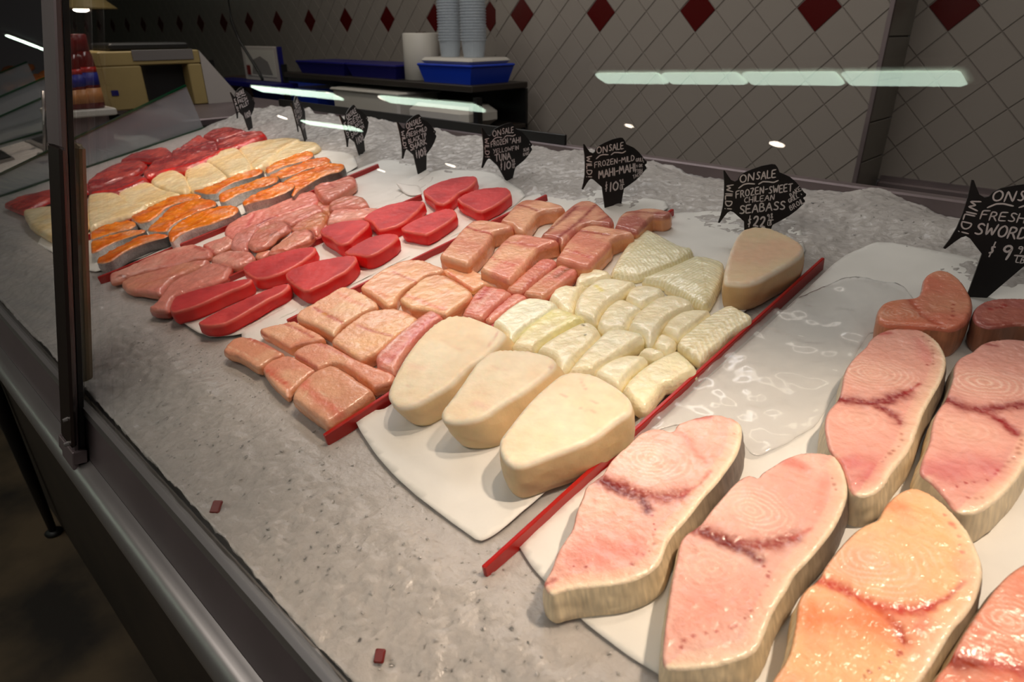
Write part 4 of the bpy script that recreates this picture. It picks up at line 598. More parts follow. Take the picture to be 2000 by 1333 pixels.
sk('k', [(613, 1308), (652, 1252), (762, 1183), (860, 1113), (960, 1083), (1028, 1088), (1046, 1130), (998, 1178), (900, 1217), (800, 1267), (700, 1298)], 'shark slice with a dark tip touching the rounded tuna steak', h=.022, th=.014, base=(.88, .60, .50), marks=[([(1010, 1080), (1045, 1110), (1035, 1150)], .0025, SK, .9), ([(620, 1300), (760, 1270), (900, 1210)], .0025, (.75, .32, .2), .7)])
sk('k', [(483, 1318), (542, 1252), (640, 1262), (700, 1200), (830, 1100), (940, 1075), (850, 1108), (756, 1176), (654, 1248), (606, 1304), (540, 1331)], 'thin twisted shark slice wedged between two marked slices', h=.016, r=.003, base=(.90, .64, .50))
sk('k', [(824, 1078), (902, 1002), (1020, 942), (1130, 903), (1176, 932), (1146, 998), (1106, 1048), (1068, 1104), (1040, 1086), (960, 1067)], 'shark slice with amber edge in the centre of the pile', h=.018, base=(.88, .58, .44), marks=[([(1000, 935), (1130, 910), (1170, 1000)], .003, (.72, .42, .15), .7)])
sk('k', [(1184, 1010), (1204, 942), (1262, 872), (1350, 868), (1450, 868), (1600, 868), (1694, 872), (1638, 918), (1540, 958), (1480, 978), (1350, 983), (1250, 998)], 'shark slice in front of the long tuna steak at the back', h=.018, marks=[([(1360, 870), (1500, 860), (1580, 890)], .002, (.6, .35, .35), .6), ([(1210, 980), (1260, 940)], .003, (.97, .85, .8), .5)])
sk('k', [(1054, 672), (1130, 633), (1240, 622), (1380, 568), (1438, 582), (1443, 630), (1378, 678), (1278, 738), (1200, 786), (1140, 786), (1090, 738)], 'shark slice furthest back beside the end of the salmon steaks', h=.022, base=(.85, .54, .47), marks=[([(1150, 650), (1200, 640), (1250, 670)], .003, (.65, .2, .18), .7), ([(1080, 690), (1120, 770)], .003, (.85, .42, .25), .6)])
sk('k', [(1194, 828), (1232, 792), (1340, 753), (1440, 743), (1528, 762), (1566, 820), (1498, 852), (1400, 856), (1340, 848), (1260, 862), (1212, 868)], 'shark slice with a brown edge second from the back', h=.024, base=(.83, .56, .48), marks=[([(1210, 850), (1300, 810), (1400, 780)], .003, (.70, .38, .12), .7)])
sk('e', [(1435, 400), (1440, 345), (1475, 285), (1560, 235), (1650, 192), (1700, 205), (1655, 290), (1600, 365), (1600, 415), (1540, 438)], 'glossy wet shark lump between the marked slices and the front ones', h=.017, base=(.92, .62, .58))
sk('k', [(480, 1070), (600, 1000), (720, 950), (880, 900), (1000, 860), (1060, 835), (1125, 890), (1020, 930), (900, 990), (820, 1025), (760, 1000), (640, 1012), (540, 1060), (480, 1095)], 'shark slice lying mostly under the two marked slices', h=.012, base=(.90, .60, .52))
sk('k', [(1085, 800), (1140, 795), (1215, 795), (1200, 850), (1225, 900), (1180, 925), (1130, 893), (1070, 845)], 'small amber shark piece wedged behind the amber edged slice', h=.014, base=(.84, .54, .38))
sk('k', [(1055, 1150), (1050, 1095), (1110, 1058), (1160, 1012), (1185, 1030), (1130, 1070), (1112, 1120)], 'sliver of shark between the dark tipped slice and rounded tuna', h=.012, base=(.84, .5, .42))
# salmon steaks
WL = (.98, .72, .45); BR = (.72, .28, .12)
def sm(c, pts, label, **k):
    x = [p[0] for p in pts]; y = [p[1] for p in pts]; lo = min(range(len(x)), key=lambda i: x[i]); hi = max(range(len(x)), key=lambda i: x[i]); A, B = pts[lo], pts[hi]
    md = lambda t, o=0: (A[0]+(B[0]-A[0])*t, A[1]+(B[1]-A[1])*t+o)
    k.setdefault('marks', [([md(.12), md(.35, 8), md(.5)], .004, BR, .55), ([md(.05, -10), md(.25, -18), md(.5, -20), md(.8, -14)], .0012, WL, .6), ([md(.1, 16), md(.4, 18), md(.75, 10)], .0012, WL, .5), ([md(.03), md(.22, 4)], .006, (.86, .58, .46), .6, 'soft')])
    k.setdefault('rings', [(md(.78), .005, .03)]); pc('salmon', c, pts, label, **k)
sm('j', [(75, 1110), (150, 1060), (260, 1020), (380, 996), (460, 986), (508, 1000), (518, 1032), (470, 1068), (390, 1088), (290, 1108), (190, 1136), (80, 1176)], 'salmon steak beside the upright post, rear one of three')
sm('j', [(80, 1192), (200, 1148), (320, 1113), (450, 1083), (560, 1073), (612, 1076), (598, 1102), (520, 1127), (420, 1157), (320, 1192), (230, 1237), (150, 1288), (85, 1308)], 'salmon steak beside the upright post, middle one of three')
sm('e', [(142, 522), (202, 482), (282, 432), (380, 387), (480, 332), (580, 293), (700, 273), (800, 275), (833, 290), (798, 313), (700, 337), (600, 367), (480, 417), (400, 457), (330, 507), (280, 541), (200, 562), (142, 558)], 'salmon steak with patterned dark silver skin at the front by the red strip', h=.024, skin=((.66, .62, .62), (.16, .16, .20)), marks=[([(200, 550), (330, 490), (420, 420)], .004, BR, .6), ([(300, 460), (500, 370), (700, 300)], .0012, WL, .6)])
sm('j', [(463, 960), (522, 922), (602, 882), (720, 823), (850, 763), (980, 733), (1080, 723), (1146, 742), (1146, 768), (1050, 788), (900, 826), (798, 872), (738, 936), (650, 996), (560, 1017), (502, 988)], 'salmon steak in the middle, against the cream fillets', h=.022)
sm('j', [(624, 1080), (684, 1012), (772, 940), (812, 884), (904, 836), (1032, 794), (1150, 774), (1248, 783), (1296, 810), (1286, 848), (1198, 877), (1078, 926), (950, 976), (858, 1036), (818, 1094), (720, 1098), (653, 1092)], 'salmon steak in the middle of its section, second of three', h=.023)
sm('j', [(842, 1188), (824, 1110), (872, 1044), (962, 984), (1082, 933), (1200, 883), (1330, 848), (1450, 843), (1506, 860), (1506, 898), (1456, 938), (1350, 982), (1230, 1027), (1100, 1057), (1000, 1097), (930, 1137), (872, 1196)], 'bright orange salmon steak with grey skin along the red strip, middle group', h=.026, base=(.97, .54, .12))
sm('j', [(1064, 702), (1150, 683), (1260, 643), (1400, 583), (1550, 523), (1680, 493), (1741, 492), (1737, 528), (1678, 557), (1560, 587), (1440, 627), (1338, 687), (1300, 726), (1200, 736), (1130, 717)], 'pale orange salmon steak against the cream fillets, towards the back')
sm('j', [(1322, 800), (1314, 742), (1402, 693), (1520, 653), (1650, 603), (1780, 563), (1858, 553), (1896, 575), (1876, 617), (1778, 656), (1640, 686), (1500, 736), (1400, 796), (1360, 811)], 'salmon steak with white belly skin, fourth along, behind the red strip row', h=.024)
sm('k', [(353, 810), (402, 772), (502, 722), (620, 673), (740, 623), (828, 618), (866, 640), (847, 678), (760, 727), (650, 767), (520, 797), (420, 826), (372, 846)], 'salmon steak with wide silver belly side along the red strip', h=.026, base=(.97, .52, .12), skin=((.80, .74, .72), (.30, .26, .28)))
sm('k', [(574, 500), (652, 443), (762, 393), (880, 343), (990, 318), (1041, 326), (1046, 364), (998, 397), (900, 427), (780, 457), (680, 496), (602, 536)], 'salmon steak furthest back against the cream fillets')
sm('k', [(604, 562), (702, 513), (800, 474), (900, 444), (1000, 404), (1100, 378), (1178, 378), (1211, 400), (1197, 438), (1100, 462), (960, 497), (850, 547), (722, 586), (702, 562)], 'salmon steak furthest back, middle one of three')
sm('k', [(726, 642), (764, 602), (882, 544), (1000, 494), (1130, 454), (1250, 433), (1338, 442), (1346, 480), (1298, 518), (1200, 537), (1080, 587), (1000, 637), (900, 697), (850, 756), (829, 738), (866, 664), (804, 626)], 'salmon steak with black skin at the upper end of the red strip', h=.024, skin=((.62, .56, .52), (.10, .09, .10)))
# cream fillets
def wf(c, pts, label, **k): pc('white', c, pts, label, **k)
wf('j', [(60, 860), (70, 762), (150, 738), (280, 728), (350, 743), (400, 793), (480, 842), (596, 832), (556, 878), (448, 926), (330, 956), (200, 996), (80, 1046)], 'cream fillet just right of the upright post')
wf('j', [(363, 722), (402, 674), (502, 634), (600, 614), (660, 624), (756, 682), (876, 704), (924, 722), (800, 758), (680, 797), (580, 836), (462, 828), (382, 768)], 'cream fillet second from the post')
wf('j', [(669, 602), (743, 544), (842, 509), (900, 508), (968, 542), (997, 600), (1016, 658), (978, 697), (880, 698), (782, 668), (702, 638)], 'rounded cream fillet third from the post', h=.023)
wf('j', [(996, 522), (1063, 474), (1180, 434), (1260, 442), (1328, 502), (1394, 558), (1300, 607), (1180, 647), (1062, 676), (1023, 648)], 'cream fillet with small brown flecks, fourth from the post', marks=[([(1000, 600), (1020, 540), (1030, 500)], .0022, (.5, .33, .15), .7, 'dots')])
wf('j', [(1206, 420), (1303, 352), (1420, 303), (1500, 303), (1556, 362), (1614, 440), (1596, 496), (1500, 526), (1402, 554), (1324, 488), (1254, 438)], 'cream fillet fifth from the post', h=.022)
wf('k', [(334, 292), (452, 243), (602, 213), (760, 193), (878, 202), (884, 216), (798, 258), (698, 316), (638, 376), (578, 434), (480, 474), (433, 438), (382, 350)], 'cream fillet near the back in two folds', h=.022, marks=[([(440, 440), (500, 400), (640, 330), (860, 210)], .003, (.86, .66, .42), .5)])
wf('k', [(654, 382), (724, 314), (824, 254), (900, 224), (1048, 234), (1084, 261), (1054, 287), (948, 326), (850, 366), (740, 406), (643, 426)], 'cream fillet furthest back, at the tip of the red strip', h=.018)
wf('o', [(47, 412), (95, 404), (130, 402), (160, 408), (164, 436), (130, 457), (95, 459), (62, 440)], 'cream fillet left of and behind the upright post')
# dark red fillets
def rf(c, pts, label, **k): pc('redf', c, pts, label, marks=k.pop('marks', ()), **k)
rf('j', [(55, 602), (150, 523), (260, 464), (400, 414), (540, 404), (596, 430), (556, 476), (480, 526), (380, 556), (300, 586), (200, 626), (60, 656)], 'dark red fillet right of the post, against the glass divider')
rf('j', [(60, 690), (250, 642), (400, 584), (548, 554), (606, 572), (596, 608), (498, 648), (330, 714), (200, 728), (100, 731)], 'dark red fillet right of the post, against the cream fillets', h=.021, marks=[([(100, 725), (330, 700), (600, 590)], .005, (.92, .16, .1), .8, 'soft')])
rf('j', [(374, 408), (483, 346), (622, 308), (800, 282), (856, 330), (846, 367), (758, 394), (640, 402), (560, 392), (430, 402)], 'red fillet third along against the glass divider')
rf('j', [(604, 520), (654, 470), (704, 414), (850, 378), (1000, 356), (1200, 318), (1346, 313), (1296, 368), (1148, 427), (998, 486), (850, 497), (720, 528), (640, 560)], 'red fillet with bright red edge beside the middle cream fillets', h=.023, marks=[([(640, 555), (850, 490), (1150, 420), (1340, 320)], .006, (.93, .12, .08), .85, 'soft')])
rf('j', [(868, 313), (953, 274), (1052, 204), (1130, 154), (1178, 193), (1298, 224), (1304, 290), (1180, 306), (1000, 344), (870, 364)], 'ragged red fillet with a pointed flap against the glass divider', h=.022, amp=.003)
rf('j', [(1164, 174), (1254, 114), (1400, 84), (1500, 98), (1576, 122), (1500, 146), (1350, 184), (1298, 212), (1202, 180)], 'dark red fillet furthest back against the divider', h=.018)
rf('j', [(1304, 292), (1316, 224), (1452, 174), (1600, 134), (1718, 123), (1756, 160), (1698, 197), (1560, 256), (1430, 296), (1340, 316)], 'dark red fillet furthest back with a glossy bright red side', h=.024, marks=[([(1320, 310), (1560, 250), (1750, 160)], .006, (.93, .12, .08), .85, 'soft')])
rf('o', [(10, 398), (45, 382), (95, 372), (168, 358), (168, 374), (95, 388), (50, 414), (22, 403)], 'dark red fillet left of the upright post', h=.015)
# ================================================================== CEILING LAMPS (mirrored by the front glass)
def tube_lamp(x0, x1, y0, y1, label, w=.10, n=4):
    L = math.hypot(x1-x0, y1-y0); r = empty('ceiling_lamp', ((x0+x1)/2, (y0+y1)/2, 1.9), (0, 0, math.atan2(y1-y0, x1-x0))); tag(r, label, 'lamp')
    MB().box((-L/2-.03, -w*.8, -.045), (L/2+.03, w*.8, 0), .01).build('housing', M['white'], r)
    seg = L/n
    for k in range(n): MB().box((-L/2+k*seg+.012, -w/2, -.075), (-L/2+(k+1)*seg-.012, w/2, -.0455), .012).build('diffuser', M['lamp'], r)
tube_lamp(-3.23, -.81, -3.72, -3.47, 'long fluorescent ceiling lamp over the aisle, seen as the brightest reflection', .15)
tube_lamp(-7.34, -5.53, -4.80, -4.77, 'fluorescent ceiling lamp further along the aisle, reflected above the blue bag', .20, 2)
tube_lamp(-11.06, -8.58, -4.96, -4.92, 'fluorescent ceiling lamp reflected left of the white bin', .22, 3)
tube_lamp(-12.82, -10.74, -6.93, -6.81, 'distant fluorescent ceiling lamp reflected over the far ice', .22, 4)
tube_lamp(-18.69, -18.58, -4.27, -3.07, 'fluorescent ceiling lamp reflected at the top left of the photo', .22, 2)
def refl(x, y, z):
    q = onG(x, y); r = ray(x, y); r = r-2*(r@GN)*GN; return q+r*((z-q[2])/r[2])
for i, (x, y, rr, lb) in enumerate([(1517, 281, .06, 'small round ceiling spotlight reflected on the tiles'), (1228, 245, .04, 'faint ceiling spotlight reflected on the tiles'), (551, 229, .10, 'ceiling spotlight reflected on the ice left of the second sign'), (880, 323, .11, 'ceiling spotlight reflected on the ice below the shark sign'), (744, 333, .12, 'ceiling spotlight reflected on the bare parchment'), (650, 185, .10, 'ceiling spotlight reflected beside the dark shelf'), (753, 193, .10, 'ceiling spotlight reflected on the white bin')]):
    p = refl(x, y, 1.86)
    if p[0] < -23 or p[1] < -12.5: q = onG(x, y); p = q+(p-q)*min((23+q[0])/(q[0]-p[0]) if p[0] < -23 else 9, (12.5+q[1])/(q[1]-p[1]) if p[1] < -12.5 else 9)
    r = empty('ceiling_spotlight', (p[0], p[1], 1.9)); tag(r, lb, 'lamp')
    dz = p[2]-1.9; MB().lathe((0, 0, dz), [(rr*1.3, 0), (rr*1.3, -dz)], 16).build('can', M['dark'], r); MB().lathe((0, 0, dz-.012), [(rr*.5, 0), (rr, .004), (rr, .0118)], 16).build('bulb', M['lampw'], r)
# ================================================================== FISH SIGNS
GL = {'A': [[(0, 0), (.42, 1), (.85, 0)], [(.18, .38), (.68, .38)]], 'B': [[(0, 0), (0, 1), (.5, .95), (.58, .75), (.45, .55), (.05, .5)], [(.3, .52), (.68, .38), (.66, .12), (.4, 0), (0, 0)]], 'C': [[(.7, .85), (.45, 1), (.15, .85), (0, .5), (.12, .15), (.42, 0), (.72, .15)]],
 'D': [[(0, 0), (0, 1), (.4, .95), (.7, .65), (.68, .3), (.4, .03), (0, 0)]], 'E': [[(.65, 1), (0, .97), (0, 0), (.68, .03)], [(0, .5), (.55, .52)]], 'F': [[(.7, 1), (0, .96), (0, 0)], [(0, .52), (.52, .55)]], 'G': [[(.7, .85), (.4, 1), (.08, .8), (0, .4), (.2, .05), (.55, .02), (.75, .2), (.75, .45), (.45, .45)]],
 'H': [[(0, 0), (0, 1)], [(.68, 0), (.68, 1)], [(0, .5), (.68, .5)]], 'I': [[(.1, 0), (.1, 1)]], 'J': [[(.5, 1), (.5, .2), (.3, 0), (.05, .15)]], 'K': [[(0, 0), (0, 1)], [(.65, 1), (.03, .45), (.7, 0)]], 'L': [[(0, 1), (0, 0), (.6, .04)]], 'M': [[(0, 0), (.12, 1), (.45, .35), (.8, 1), (.95, 0)]],
 'N': [[(0, 0), (.05, 1), (.66, 0), (.7, 1)]], 'O': [[(.38, 1), (.08, .8), (0, .45), (.14, .1), (.42, 0), (.7, .15), (.78, .55), (.66, .88), (.38, 1)]], 'P': [[(0, 0), (0, 1), (.5, .95), (.6, .7), (.4, .48), (0, .45)]], 'R': [[(0, 0), (0, 1), (.5, .95), (.6, .72), (.4, .5), (.02, .46)], [(.3, .48), (.68, 0)]],
 'S': [[(.68, .85), (.45, 1), (.15, .92), (.1, .68), (.35, .52), (.62, .38), (.66, .14), (.4, 0), (.05, .1)]], 'T': [[(0, .97), (.8, 1)], [(.42, 1), (.4, 0)]], 'U': [[(0, 1), (.05, .2), (.3, 0), (.58, .15), (.66, 1)]], 'W': [[(0, 1), (.2, 0), (.48, .7), (.75, 0), (1, 1)]], 'X': [[(0, 1), (.7, 0)], [(.7, 1), (0, 0)]], 'Y': [[(0, 1), (.35, .5)], [(.7, 1), (.2, 0)]], 'Z': [[(.02, .97), (.66, 1), (0, 0), (.7, .03)]],
 '0': [[(.3, 1), (.05, .75), (.02, .3), (.25, 0), (.5, .2), (.55, .7), (.3, 1)]], '1': [[(.12, 0), (.15, 1)]], '2': [[(.02, .78), (.2, 1), (.5, .95), (.55, .7), (.3, .3), (0, .05), (.15, .1), (.62, 0)]], '9': [[(.5, .72), (.3, .5), (.05, .65), (.1, .92), (.35, 1), (.52, .85), (.48, .3), (.42, 0)]], '8': [[(.3, .52), (.08, .7), (.15, .95), (.4, 1), (.5, .8), (.3, .52), (.05, .3), (.1, .05), (.4, 0), (.55, .22), (.3, .52)]],
 '-': [[(.1, .48), (.55, .52)]], '!': [[(.15, .35), (.18, 1)], [(.14, 0), (.17, .06)]], '"': [[(.1, .75), (.1, 1)], [(.3, .75), (.3, 1)]], '.': [[(.1, 0), (.14, .05)]], '$': [[(.40, .68), (.28, .76), (.12, .68), (.2, .5), (.36, .4), (.34, .26), (.1, .24)], [(.28, 1.02), (.26, .84)], [(.22, .16), (.2, -.02)]], '4': [[(.4, 0), (.42, 1), (0, .35), (.6, .38)]], '/': [[(0, 0), (.5, 1)]]}
def glw(ch): return 0.45 if ch == ' ' else max(p[0] for s in GL[ch] for p in s)+.24
FISH = [(190, 240), (210, 240), (260, 310), (310, 375), (370, 400), (410, 380), (430, 330), (490, 280), (600, 235), (740, 190), (880, 168), (930, 175), (970, 220), (1000, 285), (1060, 310), (1150, 350), (1250, 430), (1330, 520), (1380, 580), (1412, 600), (1405, 635), (1378, 648), (1375, 665), (1400, 690), (1405, 720), (1370, 755), (1300, 830), (1200, 910), (1080, 980), (970, 1040)]
FISH2 = [(545, 985), (480, 930), (380, 845), (330, 825), (290, 850), (250, 900), (180, 1000), (158, 995), (190, 890), (215, 760), (222, 600), (215, 430)]
def sign(px, top, w, ang, roll, lines, label, wid=.108, stake=((610, 1480), (900, 1480)), thick=.0028, ink=1.0):
    """px: where the stake enters the ice; ang: yaw of the plate against the camera bearing; roll: tilt in its own plane (deg, + raises the nose)"""
    base = bed(px[0], px[1], .0); sc = wid/1254.; Lb = (stake[0][1])
    # plate frame
    vd = base-CAM; hd = math.atan2(vd[1], vd[0]); right = np.array([math.cos(hd-math.pi/2+math.radians(ang)), math.sin(hd-math.pi/2+math.radians(ang)), 0]); up = unit(np.array([0, 0, 1.])+.10*np.cross(right, [0, 0, 1])*-1)
    nrm = np.cross(right, up); cr_, sr_ = math.cos(math.radians(roll)), math.sin(math.radians(roll)); R1 = right*cr_+up*sr_; U1 = up*cr_-right*sr_
    if nrm@(CAM-base) < 0: nrm = -nrm
    ox = (stake[0][0]+stake[1][0])/2; oy = Lb-70
    def P(p, o=0): return base+R1*((p[0]-ox)*sc)+U1*((oy-p[1])*sc*1.04)+nrm*o
    root = empty('price_sign', tuple(base)); tag(root, label, 'sign', 'fish shaped price signs')
    inv = Matrix.Translation(Vector(base)).inverted(); poly = FISH+[stake[1], stake[0]]+FISH2; mb = MB(); mb.prism(poly, lambda p: P(p, -thick), lambda p: P(p, 0)); o = mb.build('plate', M['black']); o.parent = root; o.matrix_parent_inverse = inv
    mb = MB(); rg = random.Random(int(px[0]))
    def stroke(pts, wd):
        q = []
        for i in range(len(pts)-1):
            a, b = np.array(pts[i], float), np.array(pts[i+1], float); n = max(1, int(np.hypot(*(b-a))/14))
            for k in range(n): q.append(a+(b-a)*k/n)
        q.append(np.array(pts[-1], float))
        if len(q) > 3: q = [q[0]]+[(q[i-1]+2*q[i]+q[i+1])/4 for i in range(1, len(q)-1)]+[q[-1]]
        V = []
        for i, p in enumerate(q):
            t = unit(q[min(i+1, len(q)-1)]-q[max(i-1, 0)]+1e-9); nn = np.array([-t[1], t[0]])*wd; e = t*wd*.7*(1 if i == len(q)-1 else -1 if i == 0 else 0); V += [P(p+nn*(.6 if e.any() else 1)+e, .00035), P(p-nn*(.6 if e.any() else 1)+e, .00035)]
        mb.add(V, [(2*i, 2*i+1, 2*i+3, 2*i+2) for i in range(len(q)-1)])
    for ln in lines:
        if ln[0] == '~': stroke(ln[1], 10*ink); continue
        s, x0, y0, x1, y1, h = ln; tot = sum(glw(c) for c in s)-.24; d = np.array([x1-x0, y1-y0], float); Ln = np.hypot(*d); d /= Ln; u = np.array([d[1], -d[0]]); k = Ln/tot; x = 0
        for c in s:
            if c != ' ':
                j = rg.uniform(-.05, .05)
                for st in GL[c]: stroke([np.array([x0, y0])+d*((x+p[0])*k)+u*((p[1]+j)*h)+d*p[1]*h*.06 for p in st], max(6.5, h*.088)*ink)
            x += glw(c)
    o = mb.build('lettering', M['chalk']); o.parent = root; o.matrix_parent_inverse = inv; o['label'] = 'off-white handwritten marker lettering'
def head(x=0, y=0): return [('ON', 440+x, 415+y, 640+x, 395+y, 108), ('SALE', 672+x, 378+y, 948+x, 355+y, 108), ('~', [(430+x, 495+y), (495+x, 445+y), (560+x, 432+y), (655+x, 440+y)]), ('~', [(715+x, 445+y), (770+x, 410+y), (850+x, 415+y), (930+x, 427+y), (990+x, 400+y)])]
WI = [('WILD!', 245, 440, 245, 790, 100)]
def price(n): return [('$', 600, 1060, 640, 1057, 150), (n, 680, 1065, 850, 1060, 150), ('98', 880, 960, 965, 945, 78), ('~', [(898, 972), (968, 966)]), ('1B' if False else 'LB', 895, 1050, 950, 1045, 66), ('~', [(1338, 600), (1345, 608)])]
BASS = head()+WI+[('FROZEN-', 400, 635, 855, 568, 100), ('SWEET', 872, 590, 1205, 552, 105), ('CHILEAN', 525, 708, 955, 680, 82), ('SEABASS', 468, 868, 1120, 812, 118)]+price('22')+[('BAKE', 1205, 648, 1335, 542, 66), ('GRILL', 1180, 728, 1312, 650, 62), ('BROIL', 1215, 835, 1395, 722, 74)]
SWD = head()+WI+[('FRESH-MILD', 400, 625, 1190, 560, 92), ('SWORDFISH', 400, 790, 1190, 735, 120), ('$', 600, 1000, 640, 997, 150), ('9', 720, 1000, 800, 995, 150), ('98', 850, 915, 975, 900, 80), ('~', [(848, 940), (985, 925)]), ('LB', 880, 1010, 960, 1003, 66), ('~', [(1338, 600), (1345, 608)])]
MAHI = head()+WI+[('FROZEN-MILD', 400, 640, 1160, 570, 92), ('MAHI-MAHI', 480, 830, 1180, 745, 130)]+price('10')+[('GRILL', 1190, 590, 1345, 590, 60), ('4 OR', 1200, 690, 1320, 690, 55), ('FISH', 1190, 780, 1320, 770, 55), ('TACOS', 1150, 880, 1340, 820, 62)]
TUNA = head()+WI+[('FROZEN', 395, 610, 800, 560, 100), ('"AHI', 850, 570, 1110, 555, 105), ('YELLOWFIN', 440, 740, 1060, 690, 82), ('TUNA', 480, 900, 860, 860, 130)]+price('10')+[('SEAR', 1180, 740, 1330, 720, 60), ('RARE', 1180, 830, 1330, 800, 60)]
SHK = head()+WI+[('FRESH-MILD', 400, 600, 1100, 540, 88), ('BLACK TIP', 430, 725, 1060, 670, 90), ('SHARK', 450, 880, 1020, 820, 120)]+price('10')
SAL = head()+WI+[('FRESH', 420, 600, 1050, 530, 92), ('ATLANTIC', 420, 720, 1120, 650, 90), ('SALMON', 430, 860, 1120, 780, 100)]+price('10')
GEN = head()+WI+[('FRESH', 440, 610, 1000, 560, 92), ('FILLET', 460, 760, 1050, 700, 100)]+price('10')
sign((1900, 585), 0, 0, 14, -5, SWD, 'black fish shaped sign reading SWORDFISH at the right edge', wid=.122, stake=((560, 1560), (690, 1560)), ink=.9)
sign((1473, 478), 0, 0, 12, 3, BASS, 'black fish shaped sign reading SEABASS behind the lone pale block', wid=.113, stake=((590, 1400), (850, 1400)))
sign((1197, 405), 0, 0, 22, 1, MAHI, 'black fish shaped sign reading MAHI-MAHI with a wide stake', wid=.113, stake=((610, 1420), (900, 1420)))
sign((995, 350), 0, 0, 32, -2, TUNA, 'black fish shaped sign reading TUNA, partly behind raised parchment', wid=.115, stake=((760, 1330), (870, 1330)))
sign((825, 338), 0, 0, 48, 2, SHK, 'black fish shaped sign reading BLACK TIP SHARK', wid=.113, stake=((600, 1480), (850, 1480)), ink=1.35)
sign((708, 302), 0, 0, 58, 8, SAL, 'black fish shaped sign above the salmon steaks, fourth from the left end', wid=.113, stake=((600, 1420), (850, 1420)), ink=1.35)
sign((598, 273), 0, 0, 76, 6, GEN, 'narrow edge-on black fish shaped sign behind the cream fillets', wid=.113, stake=((620, 1420), (850, 1420)), ink=1.4)
sign((490, 252), 0, 0, 59, 3, GEN, 'furthest black fish shaped sign behind the dark red fillets', wid=.113, stake=((620, 1480), (850, 1480)), ink=1.4)
# ================================================================== BEHIND THE CASE
def put(mb, name, m, root=None, smooth=False, label=None):
    o = mb.build(name, m, smooth=smooth)
    if root: o.parent = root; o.matrix_parent_inverse = root.matrix_world.inverted() if False else (Matrix.Translation(root.location) @ root.rotation_euler.to_matrix().to_4x4()).inverted()
    if label: o['label'] = label
    return o
SY = 1.95
rk = empty('shelf_rack', (-3.0, SY+.15, -.9)); tag(rk, 'dark shelving rack against the tiled recess', 'shelf')
put(MB().box((-3.9, SY, .180), (-2.262, SY+.36, .207), .003), 'shelf_board', M['shelf'], rk); put(MB().box((-4.9, SY, .0), (-2.262, SY+.36, .02), .003), 'shelf_board', M['shelf'], rk)
put(MB().box((-4.9, SY, -.25), (-2.262, SY+.36, -.225), .003), 'shelf_board', M['shelf'], rk); put(MB().box((-4.9, SY+.345, -.25), (-2.262, SY+.36, .178)), 'back_panel', M['dark'], rk)
for x in (-2.259, -3.93, -4.92): put(MB().box((x, SY, -.9), (x+.028, SY+.03, .25 if x < -2.5 else .16)), 'upright', M['dark'], rk)
def tub(x0, x1, y0, y1, z0, z1, m, label, lidm=None, cat='tub', group=None):
    r = empty('plastic_tub', ((x0+x1)/2, (y0+y1)/2, z0)); tag(r, label, cat, group); mb = MB(); t = .08*(z1-z0)
    zc = z1-(.35*(z1-z0) if lidm else 0); a = [(x0+.03, y0+.02), (x1-.03, y0+.02), (x1-.03, y1-.02), (x0+.03, y1-.02)]; b = [(x0+.006, y0+.005), (x1-.006, y0+.005), (x1-.006, y1-.005), (x0+.006, y1-.005)]
    mb.add([(x, y, z0) for x, y in a]+[(x, y, zc) for x, y in b], [(3, 2, 1, 0), (4, 5, 6, 7)]+[(i, (i+1) % 4, 4+(i+1) % 4, 4+i) for i in range(4)]); put(mb, 'body', m, r); put(MB().box((x0, y0, zc), (x1, y1, zc+.012), .004), 'rim', m, r)
    if lidm: put(MB().box((x0+.015, y0+.01, zc+.0125), (x1-.015, y1-.01, z1), .02), 'lid', lidm, r)
tub(-2.665, -2.285, SY+.02, SY+.30, .2075, .315, M['blue'], 'bright blue tub with a frosted lid at the right end of the shelf', M['white'])
tub(-3.28, -2.84, SY+.03, SY+.30, .2075, .262, M['dblue'], 'low deep blue tray beside the white roll')
tub(-3.80, -3.30, SY+.03, SY+.30, .2075, .262, M['dblue'], 'low deep blue tray further left on the shelf')
r = empty('paper_roll', (-2.757, SY+.13, .2075)); tag(r, 'white upright roll between blue tray and blue tub', 'roll'); put(MB().lathe((-2.757, SY+.13, .2075), [(.085, 0), (.088, .003), (.088, .205), (.084, .21), (.03, .21)], 28), 'paper', M['white'], r, True); put(MB().lathe((-2.757, SY+.13, .4176), [(.026, 0), (.026, .004), (.02, .004)], 16), 'core', M['brown'], r)
def cups(x, y, z0, z1, rad, label):
    n = int((z1-z0)/.012); pf = [(rad*.78, 0), (rad*.92, .07)]
    for k in range(n): z = .07+k*.012; pf += [(rad, z), (rad, z+.005), (rad*.93, z+.0055), (rad*.95, z+.0115)]
    o = MB().lathe((0, 0, 0), pf, 24).build('cup_stack', M['clear'], smooth=False, loc=(x, y, z0)); tag(o, label, 'cups', 'stacks of clear cups')
cups(-2.545, SY+.13, .316, .70, .055, 'tall stack of clear plastic cups standing on the blue tub, left one'); cups(-2.405, SY+.15, .316, .72, .06, 'tall stack of clear plastic cups on the blue tub, right one')
o = MB().box((-3.325, SY-.04, .0205), (-2.75, SY+.22, .150), .012).box((-3.335, SY-.05, .140), (-2.74, SY+.23, .155), .006).build('white_bin', M['white']); tag(o, 'large white rectangular bin on the lower shelf', 'bin')
o = MB().box((-2.72, SY-.02, .0205), (-2.30, SY+.22, .115), .03).build('white_bin', M['white']); tag(o, 'dim smaller white bin at the right end of the lower shelf', 'bin')
tub(-4.45, -3.62, SY+.035, SY+.30, .0205, .11, M['blue'], 'blue crate on the lower shelf left of the white bin')
